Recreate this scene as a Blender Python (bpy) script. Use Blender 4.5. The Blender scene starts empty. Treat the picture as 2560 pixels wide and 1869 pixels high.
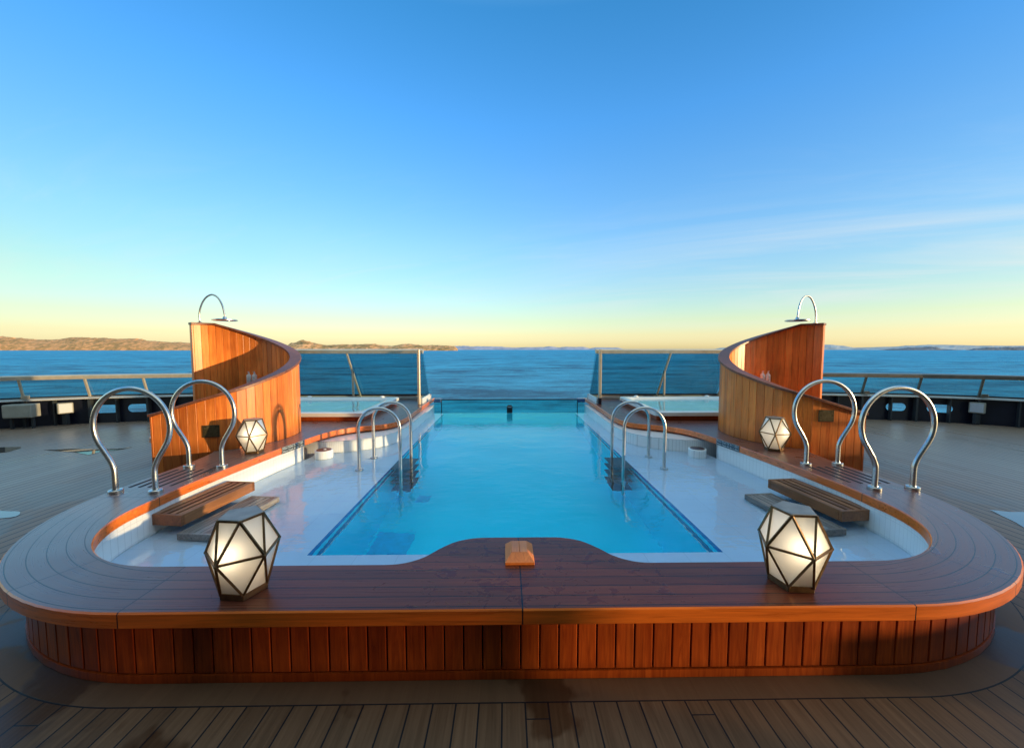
import bpy, bmesh, math, random
from mathutils import Vector, Matrix, noise
from mathutils.geometry import tessellate_polygon
random.seed(7)
sc = bpy.context.scene
COL = sc.collection
PI = math.pi
R = math.radians

# ------------------------------------------------------------------ materials
class Mat:
    def __init__(self, name):
        self.m = bpy.data.materials.new(name); self.m.use_nodes = True
        self.nt = self.m.node_tree; self.nt.nodes.clear()
        self.out = self.nt.nodes.new('ShaderNodeOutputMaterial')
    def n(self, typ, ins=None, **props):
        x = self.nt.nodes.new(typ)
        for k, v in props.items(): setattr(x, k, v)
        for k, v in (ins or {}).items(): self.set(x, k, v)
        return x
    def set(self, node, k, v):
        if hasattr(v, 'is_linked') or hasattr(v, 'links'): self.nt.links.new(v, node.inputs[k])
        else: node.inputs[k].default_value = v
    def math(self, op, a, b=None, c=None, clamp=False):
        x = self.nt.nodes.new('ShaderNodeMath'); x.operation = op; x.use_clamp = clamp
        for i, v in enumerate((a, b, c)):
            if v is not None: self.set(x, i, v)
        return x.outputs[0]
    def mix(self, fac, a, b, mode='MIX'):
        x = self.nt.nodes.new('ShaderNodeMix'); x.data_type = 'RGBA'; x.blend_type = mode
        self.set(x, 0, fac); self.set(x, 6, a); self.set(x, 7, b)
        return x.outputs[2]
    def ramp(self, fac, stops, interp='LINEAR'):
        x = self.nt.nodes.new('ShaderNodeValToRGB'); x.color_ramp.interpolation = interp
        e = x.color_ramp.elements
        while len(e) < len(stops): e.new(0.5)
        for el, (p, c) in zip(e, stops):
            el.position = p; el.color = (c if len(c) == 4 else (*c, 1)) if hasattr(c, '__len__') else (c, c, c, 1)
        self.set(x, 0, fac); return x.outputs[0]
    def coord(self, scale=(1, 1, 1), which='Object'):
        t = self.n('ShaderNodeTexCoord'); mp = self.n('ShaderNodeMapping')
        self.nt.links.new(t.outputs[which], mp.inputs[0]); mp.inputs['Scale'].default_value = scale
        return mp.outputs[0]
    def noise(self, vec, scale, detail=4, rough=.55, dist=0):
        x = self.n('ShaderNodeTexNoise', {'Scale': scale, 'Detail': detail, 'Roughness': rough, 'Distortion': dist})
        self.nt.links.new(vec, x.inputs['Vector']); return x.outputs[0]
    def sep(self, vec):
        x = self.n('ShaderNodeSeparateXYZ'); self.nt.links.new(vec, x.inputs[0]); return x.outputs
    def comb(self, x, y, z):
        c = self.n('ShaderNodeCombineXYZ'); self.set(c, 0, x); self.set(c, 1, y); self.set(c, 2, z); return c.outputs[0]
    def bump(self, h, strength=.3, dist=.01):
        b = self.n('ShaderNodeBump', {'Strength': strength, 'Distance': dist}); self.nt.links.new(h, b.inputs['Height'])
        return b.outputs[0]
    def pbsdf(self, **kw):
        b = self.n('ShaderNodeBsdfPrincipled')
        for k, v in kw.items(): self.set(b, k.replace('_', ' '), v)
        self.nt.links.new(b.outputs[0], self.out.inputs[0]); return b

def c4(r, g, b): return (r, g, b, 1)

def simple(name, col, rough=.5, metal=0, var=.12, nscale=12, bump=0, **kw):
    m = Mat(name); v = m.coord()
    n = m.noise(v, nscale, 5)
    f = m.ramp(n, [(.3, 1 - var), (.7, 1 + var)])
    c = m.mix(1.0, c4(*col), f, 'MULTIPLY')
    rg = m.math('MULTIPLY_ADD', n, .2, rough - .1)
    args = dict(Base_Color=c, Roughness=rg, Metallic=metal, **kw)
    if bump: args['Normal'] = m.bump(n, .4, bump)
    m.pbsdf(**args); return m.m

def wood(name, dark, light, scale=(30, 30, 1.6), rough=.42, rndvar=.5, coat=.0, spec=.5, grime=0):
    m = Mat(name); v = m.coord(scale)
    at = m.n('ShaderNodeAttribute', attribute_name='rnd'); rnd = at.outputs['Fac']
    off = m.n('ShaderNodeVectorMath', operation='ADD'); m.nt.links.new(v, off.inputs[0])
    m.nt.links.new(m.comb(m.math('MULTIPLY', rnd, 37.0), m.math('MULTIPLY', rnd, 91.0), m.math('MULTIPLY', rnd, 13.0)), off.inputs[1])
    g = m.noise(off.outputs[0], 1.0, 6, .6, 1.2)
    c = m.ramp(g, [(.28, dark), (.72, light)])
    f = m.math('MULTIPLY_ADD', rnd, rndvar, 1 - rndvar * .55)
    c = m.mix(1.0, c, m.comb(f, m.math('POWER', f, 1.25), m.math('POWER', f, 1.4)), 'MULTIPLY')
    big = m.noise(m.coord((1, 1, 1)), 2.3, 3)
    c = m.mix(1.0, c, m.ramp(big, [(.3, .78), (.7, 1.15)]), 'MULTIPLY')
    if grime:                                     # splash-darkened foot and faint water runs
        x, y, z = m.sep(m.coord()); run = m.noise(m.coord((9, 9, .7)), 2.0, 5, .6)
        foot = m.ramp(m.math('MULTIPLY_ADD', run, -grime * 1.3, m.math('ADD', z, grime * .65)), [(0.0, .62), (grime, 1.0)])
        c = m.mix(1.0, c, foot, 'MULTIPLY')
        c = m.mix(1.0, c, m.ramp(run, [(.34, .80), (.5, 1.0), (.72, 1.10)]), 'MULTIPLY')
    b = m.pbsdf(Base_Color=c, Roughness=m.math('MULTIPLY_ADD', g, .25, rough - .12), Normal=m.bump(g, .25, .002))
    b.inputs['Coat Weight'].default_value = coat; b.inputs['Coat Roughness'].default_value = .25
    b.inputs['Specular IOR Level'].default_value = spec
    return m.m

BX, RR, FY = 1.87, 1.6, 1.72        # rounded outline of the pool surround
CYR = FY + RR
def sdf_nodes(m):
    """distance inward from the rounded pool surround outline, and length along it"""
    x, y, z = m.sep(m.coord())
    ax = m.math('ABSOLUTE', x)
    px = m.math('SUBTRACT', ax, BX); py = m.math('SUBTRACT', CYR, y)
    qx = m.math('MAXIMUM', px, 0.0); qy = m.math('MAXIMUM', py, 0.0)
    ln = m.math('SQRT', m.math('ADD', m.math('MULTIPLY', qx, qx), m.math('MULTIPLY', qy, qy)))
    d = m.math('SUBTRACT', RR, ln)
    th = m.math('ARCTAN2', qx, m.math('MAXIMUM', qy, 1e-4))
    s = m.math('ADD', m.math('MULTIPLY', m.math('MINIMUM', ax, BX), m.math('SIGN', x)),
               m.math('MULTIPLY', m.math('ADD', m.math('MULTIPLY', th, RR), m.math('MAXIMUM', m.math('SUBTRACT', y, CYR), 0.0)), m.math('SIGN', x)))
    return x, y, z, ax, d, s, th
def line_mask(m, v, at, w):
    return m.math('LESS_THAN', m.math('ABSOLUTE', m.math('SUBTRACT', v, at)), w)
def planks(m, v, off, pitch, w):
    t = m.math('DIVIDE', m.math('SUBTRACT', v, off), pitch)
    f = m.math('FRACT', t); e = m.math('MULTIPLY', m.math('MINIMUM', f, m.math('SUBTRACT', 1.0, f)), pitch)
    return m.math('LESS_THAN', e, w), m.math('FLOOR', t)

def coping_material():
    m = Mat('varnished_mahogany_planks')
    x, y, z, ax, d, s, th = sdf_nodes(m)
    seam, bid = planks(m, d, .025, .076, .0026)
    geo = m.n('ShaderNodeNewGeometry'); nz = m.sep(geo.outputs['Normal'])[2]
    top = m.math('GREATER_THAN', nz, .9)
    low = m.math('LESS_THAN', y, 2.45)
    j1 = m.math('MULTIPLY', line_mask(m, ax, 1.87, .0028), low)
    j2 = m.math('MULTIPLY', line_mask(m, x, 0.0, .0035), low)
    j3 = m.math('MULTIPLY', line_mask(m, y, 3.13, .003), m.math('GREATER_THAN', ax, 2.9))
    j4 = line_mask(m, th, .46, .0022)
    j5 = m.math('MULTIPLY', line_mask(m, y, 4.72, .003), m.math('GREATER_THAN', ax, 2.0))
    joints = m.math('MAXIMUM', m.math('MAXIMUM', j1, j2), m.math('MAXIMUM', j3, m.math('MAXIMUM', j4, j5)))
    seams = m.math('MAXIMUM', m.math('MULTIPLY', seam, top), joints)
    wn = m.n('ShaderNodeTexWhiteNoise', noise_dimensions='2D')
    m.nt.links.new(m.comb(bid, m.math('FLOOR', m.math('DIVIDE', s, 1.87)), 0.0), wn.inputs['Vector'])
    vec = m.comb(m.math('MULTIPLY', s, 2.2), m.math('MULTIPLY', d, 110.0), m.math('MULTIPLY_ADD', wn.outputs[0], 30.0, m.math('MULTIPLY', z, 45.0)))
    g = m.noise(vec, 1.0, 6, .6, .8)
    c = m.ramp(g, [(.25, (.105, .021, .008)), (.75, (.215, .046, .016))])
    f = m.math('MULTIPLY_ADD', wn.outputs[0], .3, .85)
    c = m.mix(1.0, c, m.comb(f, f, f), 'MULTIPLY')
    # grey sky sheen put into the colour of the round ends, mostly left
    sheen_n = m.noise(m.coord(), 1.3, 4)
    sheen_f = m.math('MULTIPLY', m.ramp(sheen_n, [(.3, .35), (.6, 1.0)]), m.math('MULTIPLY', top, m.math('MULTIPLY', m.math('MINIMUM', m.math('MULTIPLY', m.math('MAXIMUM', m.math('SUBTRACT', ax, 1.2), 0.0), .7), .95), m.math('MULTIPLY_ADD', m.math('LESS_THAN', x, 0.0), .65, .35))))
    c = m.mix(m.math('MULTIPLY', sheen_f, .72), c, c4(.25, .195, .175))
    # vertical faces redder and brighter: low-sun glow put into the colour
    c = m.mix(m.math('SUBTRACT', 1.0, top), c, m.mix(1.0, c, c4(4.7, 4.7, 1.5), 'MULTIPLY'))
    # wet patches
    wet = m.noise(m.coord(), 3.2, 5, .6, .6); wetm = m.math('MULTIPLY', m.ramp(wet, [(.64, 0.0), (.655, 1.0)]), top)
    # splashes and drips round the middle of the front coping
    cen = m.math('SUBTRACT', 1.0, m.math('DIVIDE', ax, .85), clamp=True)
    spl = m.noise(m.coord((1, 1.6, 1)), 9.0, 5, .6, .9)
    splm = m.math('MULTIPLY', m.math('MULTIPLY', m.math('GREATER_THAN', m.math('MULTIPLY_ADD', m.math('POWER', cen, .5), .13, spl), .67), m.math('MULTIPLY', top, low)), m.math('GREATER_THAN', cen, .01))
    wetm = m.math('MAXIMUM', wetm, splm)
    c = m.mix(m.math('MULTIPLY', wetm, .4), c, m.mix(1.0, c, c4(.5, .42, .42), 'MULTIPLY'))
    c = m.mix(seams, c, c4(.006, .006, .010))
    rg = m.math('MULTIPLY_ADD', g, .20, .20)
    rg = m.mix(wetm, m.comb(rg, rg, rg), c4(.12, .12, .12))
    h = m.math('SUBTRACT', m.math('MULTIPLY_ADD', wetm, .35, m.math('MULTIPLY', g, .35)), m.math('MULTIPLY', seams, 1.5))
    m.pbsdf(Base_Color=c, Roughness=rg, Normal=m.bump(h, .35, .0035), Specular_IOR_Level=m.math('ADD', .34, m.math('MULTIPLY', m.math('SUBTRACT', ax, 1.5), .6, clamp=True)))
    return m.m

def deck_material():
    m = Mat('weathered_deck_planks')
    x, y, z, ax, d, s, th = sdf_nodes(m)
    margin = m.math('GREATER_THAN', d, -.045)
    seam, bid = planks(m, x, 0.01, .106, m.math('MINIMUM', m.math('MULTIPLY_ADD', m.math('MAXIMUM', m.math('SUBTRACT', ax, 2.5), 0.0), .0012, .0038), .0085))
    edge = line_mask(m, d, -.045, .0035)
    seams = m.math('MAXIMUM', m.math('MULTIPLY', seam, m.math('SUBTRACT', 1.0, margin)), edge)
    # butt joints
    wn = m.n('ShaderNodeTexWhiteNoise', noise_dimensions='1D'); m.nt.links.new(bid, wn.inputs['W'])
    row = m.math('MULTIPLY_ADD', wn.outputs[0], 3.1, y)
    bj, yid = planks(m, row, 0.0, 3.4, .003)
    seams = m.math('MAXIMUM', seams, m.math('MULTIPLY', bj, m.math('SUBTRACT', 1.0, margin)))
    wn2 = m.n('ShaderNodeTexWhiteNoise', noise_dimensions='2D'); m.nt.links.new(m.comb(bid, yid, 0.0), wn2.inputs['Vector'])
    g = m.noise(m.comb(m.math('MULTIPLY', x, 45.0), m.math('MULTIPLY', y, 2.0), wn2.outputs[0]), 1.0, 6, .65, .5)
    c = m.ramp(g, [(.25, (.092, .044, .020)), (.75, (.19, .098, .049))])
    f = m.math('MULTIPLY_ADD', wn2.outputs[0], .3, .85)
    c = m.mix(1.0, c, m.comb(f, f, f), 'MULTIPLY')
    c = m.mix(m.math('MULTIPLY', margin, .65), c, c4(.135, .071, .036))
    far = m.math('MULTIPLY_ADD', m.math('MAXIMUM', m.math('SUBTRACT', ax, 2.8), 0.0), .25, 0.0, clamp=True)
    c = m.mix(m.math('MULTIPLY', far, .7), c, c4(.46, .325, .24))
    wet = m.noise(m.coord((1.0, .8, 1)), .9, 5, .55, .4)
    wetm = m.math('MULTIPLY', m.ramp(wet, [(.54, 0.0), (.56, 1.0)]), m.math('SUBTRACT', 1.0, far))
    damp = m.math('MULTIPLY_ADD', wn2.outputs[0], .35, m.math('MULTIPLY', m.ramp(m.noise(m.coord((3.2, .35, 1)), 1.1, 5, .6, .3), [(.35, 0.0), (.65, 1.0)]), .65))
    c = m.mix(m.math('MULTIPLY', wetm, .8), c, m.mix(1.0, c, c4(.42, .34, .28), 'MULTIPLY'))
    c = m.mix(seams, c, c4(.008, .008, .010))
    sm = m.math('MULTIPLY', damp, far)
    rg = m.math('SUBTRACT', m.math('MULTIPLY_ADD', g, .2, .46), m.math('MULTIPLY', far, .16))
    rg = m.math('SUBTRACT', rg, m.math('MULTIPLY', wetm, .24))
    rg = m.math('SUBTRACT', rg, m.math('MULTIPLY', sm, .16))
    h = m.math('SUBTRACT', m.math('MULTIPLY', g, .5), m.math('MULTIPLY', seams, 1.4))
    m.pbsdf(Base_Color=c, Roughness=rg, Normal=m.bump(h, .35, .003), Specular_IOR_Level=m.math('MULTIPLY_ADD', far, .35, .28))
    return m.m

def glass_pane_material(name, tint, ior=1.45, grough=.0):
    m = Mat(name)
    tr = m.n('ShaderNodeBsdfTransparent', {'Color': c4(*tint)})
    gl = m.n('ShaderNodeBsdfGlossy', {'Roughness': grough, 'Color': c4(1, 1, 1)})
    fr = m.n('ShaderNodeFresnel', {'IOR': ior})
    smear = m.noise(m.coord((1, 1, 1)), 1.2, 4)
    mx = m.n('ShaderNodeMixShader'); m.set(mx, 0, m.math('MULTIPLY', fr.outputs[0], m.math('MULTIPLY_ADD', smear, .2, .18)))
    m.nt.links.new(tr.outputs[0], mx.inputs[1]); m.nt.links.new(gl.outputs[0], mx.inputs[2])
    m.nt.links.new(mx.outputs[0], m.out.inputs[0]); return m.m

def pool_water_material():
    m = Mat('clear_pool_water')
    v = m.coord((1, 1, 1))
    a = m.noise(v, 3.0, 3, .5, .4); b = m.noise(m.coord((1, 2.2, 1)), 6.5, 2, .5, .2)
    calm = m.ramp(m.noise(v, .8, 2), [(.38, .25), (.65, 1.0)])
    h = m.math('MULTIPLY', m.math('ADD', a, m.math('MULTIPLY', b, .35)), calm)
    g = m.n('ShaderNodeBsdfGlass', {'IOR': 1.33, 'Roughness': 0.0, 'Color': c4(.93, .985, 1), 'Normal': m.bump(h, .30, .035)})
    m.nt.links.new(g.outputs[0], m.out.inputs[0]); return m.m

def sea_material():
    m = Mat('open_sea_water')
    v = m.coord((1, 1, 1))
    ln = m.n('ShaderNodeVectorMath', operation='LENGTH'); m.nt.links.new(v, ln.inputs[0]); dist = ln.outputs['Value']
    a = m.noise(m.coord((.6, 1, 1)), .045, 6, .62, .5)
    b = m.noise(m.coord((.45, 1, 1)), .30, 5, .6, .6)
    rip = m.noise(m.coord((.55, 1, 1)), .035, 10, .80, .3)
    h = m.math('ADD', m.math('MULTIPLY', rip, 9.0), m.math('MULTIPLY', b, 1.5))
    fade = m.math('DIVIDE', 1.0, m.math('ADD', 1.0, m.math('DIVIDE', dist, 900.0)))
    bp = m.n('ShaderNodeBump', {'Distance': 1.0, 'Strength': m.math('MULTIPLY_ADD', fade, .75, .12)}); m.nt.links.new(h, bp.inputs['Height'])
    streak = m.noise(m.coord((.10, 1, 1)), .008, 5, .6)
    c = m.mix(m.ramp(rip, [(.41, 0.0), (.59, 1.0)]), c4(.0, .07, .16), c4(.02, .42, .66))
    c = m.mix(m.math('MULTIPLY', m.ramp(streak, [(.42, 0.0), (.62, 1.0)]), .3), c, c4(.02, .34, .58))
    far = m.math('MULTIPLY', m.math('DIVIDE', dist, m.math('ADD', dist, 2200.0)), .75)
    c = m.mix(far, c, c4(.015, .32, .56))
    di = m.n('ShaderNodeBsdfDiffuse'); m.set(di, 0, c); m.nt.links.new(bp.outputs[0], di.inputs['Normal'])
    gl = m.n('ShaderNodeBsdfGlossy', {'Roughness': .25, 'Color': c4(.8, .95, 1)}); m.nt.links.new(bp.outputs[0], gl.inputs['Normal'])
    mx = m.n('ShaderNodeMixShader'); m.set(mx, 0, m.math('MULTIPLY_ADD', rip, .22, .04))
    m.nt.links.new(di.outputs[0], mx.inputs[1]); m.nt.links.new(gl.outputs[0], mx.inputs[2]); m.nt.links.new(mx.outputs[0], m.out.inputs[0])
    return m.m

def land_material(name, rock, veg, dark, bias=.5, sc_=.012, det=5):
    m = Mat(name)
    v = m.coord((1, 1, 2.2))
    a = m.noise(v, sc_, det, .58, .6); b = m.noise(v, sc_ * 4, 3, .5)
    f = m.math('MULTIPLY_ADD', b, .45, m.math('MULTIPLY', a, .6))
    c = m.ramp(f, [(bias - .09, dark), (bias - .02, veg), (bias + .035, veg), (bias + .075, rock), (.8, tuple(min(1, k * 1.4) for k in rock))])
    m.pbsdf(Base_Color=c, Roughness=.9, Specular_IOR_Level=.1); return m.m

def white_tile_material(name, col, tile=(.05, .05, .15), groove=.9, rough=.18):
    m = Mat(name); x, y, z = m.sep(m.coord())
    s = m.math('ADD', x, y)
    k1, i1 = planks(m, m.math('MULTIPLY_ADD', y, 1.0, x), 0.0, tile[0], .0022)
    k2, i2 = planks(m, z, 0.0, tile[2], .002)
    geo = m.n('ShaderNodeNewGeometry'); nz = m.math('ABSOLUTE', m.sep(geo.outputs['Normal'])[2])
    k = m.math('MULTIPLY', m.math('MAXIMUM', k1, k2), m.math('LESS_THAN', nz, .5))
    n = m.noise(m.coord(), 3, 4)
    c = m.mix(1.0, c4(*col), m.ramp(n, [(.3, .93), (.7, 1.04)]), 'MULTIPLY')
    c = m.mix(m.math('MULTIPLY', k, 1 - groove + .25), c, c4(col[0] * .55, col[1] * .55, col[2] * .55))
    m.pbsdf(Base_Color=c, Roughness=rough, Normal=m.bump(m.math('SUBTRACT', m.math('MULTIPLY', n, .3), k), .15, .002)); return m.m

def shelf_tile_material():
    m = Mat('white_shelf_tiles'); x, y, z = m.sep(m.coord())
    k1, i1 = planks(m, x, .035, .30, .002); k2, i2 = planks(m, y, .14, .30, .002)
    k = m.math('MAXIMUM', k1, k2); n = m.noise(m.coord(), 1.6, 4)
    c = m.mix(1.0, c4(.74, .84, 1.0), m.ramp(n, [(.3, .94), (.7, 1.03)]), 'MULTIPLY')
    c = m.mix(m.math('MULTIPLY', k, .4), c, c4(.4, .5, .6))
    m.pbsdf(Base_Color=c, Roughness=.3); return m.m

def pool_tile_material(name, col, var=.06):
    m = Mat(name); x, y, z = m.sep(m.coord())
    k1, i1 = planks(m, m.math('ADD', x, z), 0, .05, .0016); k2, i2 = planks(m, m.math('ADD', y, m.math('MULTIPLY', z, .0)), 0, .05, .0016)
    k = m.math('MAXIMUM', k1, k2); n = m.noise(m.coord(), .8, 3)
    c = m.mix(1.0, c4(*col), m.ramp(n, [(.3, 1 - var), (.7, 1 + var)]), 'MULTIPLY')
    c = m.mix(m.math('MULTIPLY', k, .15), c, c4(.0, .7, .8))
    m.pbsdf(Base_Color=c, Roughness=.25); return m.m

def steel_material():
    m = Mat('brushed_steel'); n = m.noise(m.coord((1, 1, 30)), 14, 3); sp = m.noise(m.coord(), 5, 4)
    c = m.ramp(sp, [(.3, (.50, .49, .47)), (.7, (.68, .67, .65))])
    m.pbsdf(Base_Color=c, Metallic=1.0, Roughness=m.math('MULTIPLY_ADD', n, .2, .2)); return m.m

def frosted_material():
    m = Mat('frosted_glass_pane')
    n = m.noise(m.coord(), 9, 4)
    c = m.ramp(n, [(.3, (.80, .80, .76)), (.7, (.88, .88, .85))])
    di = m.n('ShaderNodeBsdfDiffuse'); m.set(di, 0, c)
    tl = m.n('ShaderNodeBsdfTranslucent'); m.set(tl, 0, c4(.95, .94, .90))
    mx = m.n('ShaderNodeMixShader', {0: .5}); m.nt.links.new(di.outputs[0], mx.inputs[1]); m.nt.links.new(tl.outputs[0], mx.inputs[2])
    gl = m.n('ShaderNodeBsdfGlossy', {'Roughness': .35}); fr = m.n('ShaderNodeFresnel', {'IOR': 1.4})
    m2 = m.n('ShaderNodeMixShader'); m.set(m2, 0, m.math('MULTIPLY', fr.outputs[0], .6)); m.nt.links.new(mx.outputs[0], m2.inputs[1]); m.nt.links.new(gl.outputs[0], m2.inputs[2])
    m.nt.links.new(m2.outputs[0], m.out.inputs[0]); return m.m

def emissive(name, col, s):
    m = Mat(name); n = m.noise(m.coord(), 30, 2)
    e = m.n('ShaderNodeEmission', {'Strength': s}); m.set(e, 0, m.mix(n, c4(*col), c4(col[0], col[1] * .85, col[2] * .7)))
    m.nt.links.new(e.outputs[0], m.out.inputs[0]); return m.m

def puddle_material():
    m = Mat('thin_standing_water'); n = m.noise(m.coord(), 6, 3)
    m.pbsdf(Base_Color=c4(.10, .085, .07), Roughness=.03, Normal=m.bump(n, .03, .004), IOR=1.5, Specular_IOR_Level=1.0, Coat_Weight=.5, Coat_Roughness=.03, Coat_IOR=1.6)
    return m.m

M = dict(
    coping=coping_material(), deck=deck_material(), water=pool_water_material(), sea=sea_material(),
    skirt=wood('mahogany_boards', (.30, .040, .006), (.62, .115, .015), (45, 45, 3), .34, .42, 0, .35, .09),
    step=wood('oiled_teak', (.17, .062, .022), (.38, .15, .055), (40, 3, 40), .45, .5),
    wetstep=wood('grey_soaked_teak', (.10, .085, .075), (.30, .26, .23), (40, 3, 40), .30, .45),
    shower=wood('golden_teak_boards', (.74, .158, .025), (1.0, .315, .060), (42, 42, 2.2), .36, .42, 0, .5, .16),
    cap=wood('red_teak_cap', (.15, .050, .028), (.30, .105, .055), (14, 14, 14), .42, .2),
    block=wood('light_oak_block', (.62, .15, .032), (.88, .26, .06), (50, 4, 50), .4, .3),
    darkgap=simple('black_gap_fill', (.006, .006, .008), .7),
    steel=steel_material(),
    bronze=simple('aged_bronze', (.20, .115, .055), .38, .75, .35, 25),
    bronze_top=simple('dull_bronze_plate', (.30, .25, .21), .42, .3, .25, 14),
    frost=frosted_material(), bulb=emissive('warm_filament', (1, .62, .25), 8),
    wtile=white_tile_material('white_wall_tiles', (.90, .90, .88)),
    mtile=white_tile_material('white_mosaic_tiles', (.88, .89, .88), (.028, .05, .5), .75),
    shelf=shelf_tile_material(), cyan=pool_tile_material('turquoise_mosaic', (.0, .85, 1.0)),
    cyanlt=pool_tile_material('pale_turquoise_mosaic', (.15, .88, .93)),
    blue=pool_tile_material('cobalt_tile_band', (.010, .10, .42)), navytile=pool_tile_material('navy_tile_band', (.012, .07, .20)),
    grate=simple('dark_drain_cover', (.0, .55, .82), .5),
    tread=wood('dark_wet_tread', (.045, .030, .026), (.11, .075, .06), (40, 3, 40), .3, .3),
    raildark=simple('shaded_champagne_rail', (.19, .165, .14), .32, .5, .15, 8),  # darker copy of the left railing metal, its shade put into the colour
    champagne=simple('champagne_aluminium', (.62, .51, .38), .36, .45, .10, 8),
    white=simple('white_gelcoat', (.80, .79, .77), .22, 0, .05, 4),
    tubin=simple('pale_aqua_gelcoat', (.42, .74, .78), .25, 0, .08, 4),
    navy=simple('navy_hull_paint', (.006, .008, .020), .42, 0, .3, 5),
    ribpaint=simple('slate_rib_paint', (.030, .036, .042), .5, 0, .2, 5),
    capmetal=simple('weathered_pale_cap', (.60, .58, .55), .4, 0, .1, 6),
    greybox=simple('beige_steel_cabinet', (.34, .32, .27), .5, 0, .12, 6),
    grille=simple('pale_grey_grille', (.50, .51, .54), .5, 0, .08, 60),
    black=simple('matt_black_plastic', (.012, .013, .016), .4),
    inkblue=simple('dark_blue_sign_face', (.010, .050, .085), .35), ink=simple('dark_grey_sign_face', (.05, .055, .06), .35),
    letter=simple('pale_lettering', (.60, .66, .68), .5),
    plaque=simple('tarnished_brass_plaque', (.085, .062, .030), .4, .5, .3, 30),
    plaquelt=simple('worn_brass_lettering', (.22, .17, .09), .4, .5, .3, 30),
    bottle=simple('white_bottle_plastic', (.80, .80, .80), .3), label=simple('grey_print', (.42, .45, .48), .6),
    screen=glass_pane_material('grey_tinted_glass', (.54, .71, .73)),
    poolglass=glass_pane_material('aqua_acrylic', (.50, .93, .93), 1.4),
    rail_glass=glass_pane_material('green_tinted_glass', (.50, .68, .68)),
    puddle=puddle_material(),
    landwarm=land_material('sunlit_rock_and_scrub', (.80, .36, .15), (.52, .27, .105), (.30, .18, .075), .47, .006),
    landgreen=land_material('scrubby_island', (.90, .42, .19), (.48, .26, .10), (.20, .15, .07), .49, .007),
    landfar=simple('hazy_far_hills', (.42, .40, .48), .9, 0, .25, .004),  # distance haze mixed into the base colour
    landgrey=simple('haze_grey_far_hills', (.34, .38, .42), .9, 0, .18, .003),  # bluish grey stands in for haze over the hills
    landdark=simple('dark_islet_rock', (.12, .14, .18), .9, 0, .5, .01),
    hwall=simple('painted_superstructure', (.13, .115, .10), .5, 0, .06, 2),  # kept dark so the unseen walls bounce little light onto the pool front
    hglass=simple('dark_cabin_glass', (.02, .022, .025), .06, 0, .2, 2),
    shadewing_glass=glass_pane_material('smoked_shade_wing_glass', (.42, .35, .28)),  # panes of the added wings, dimming sun into patches on the skirt
)

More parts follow.
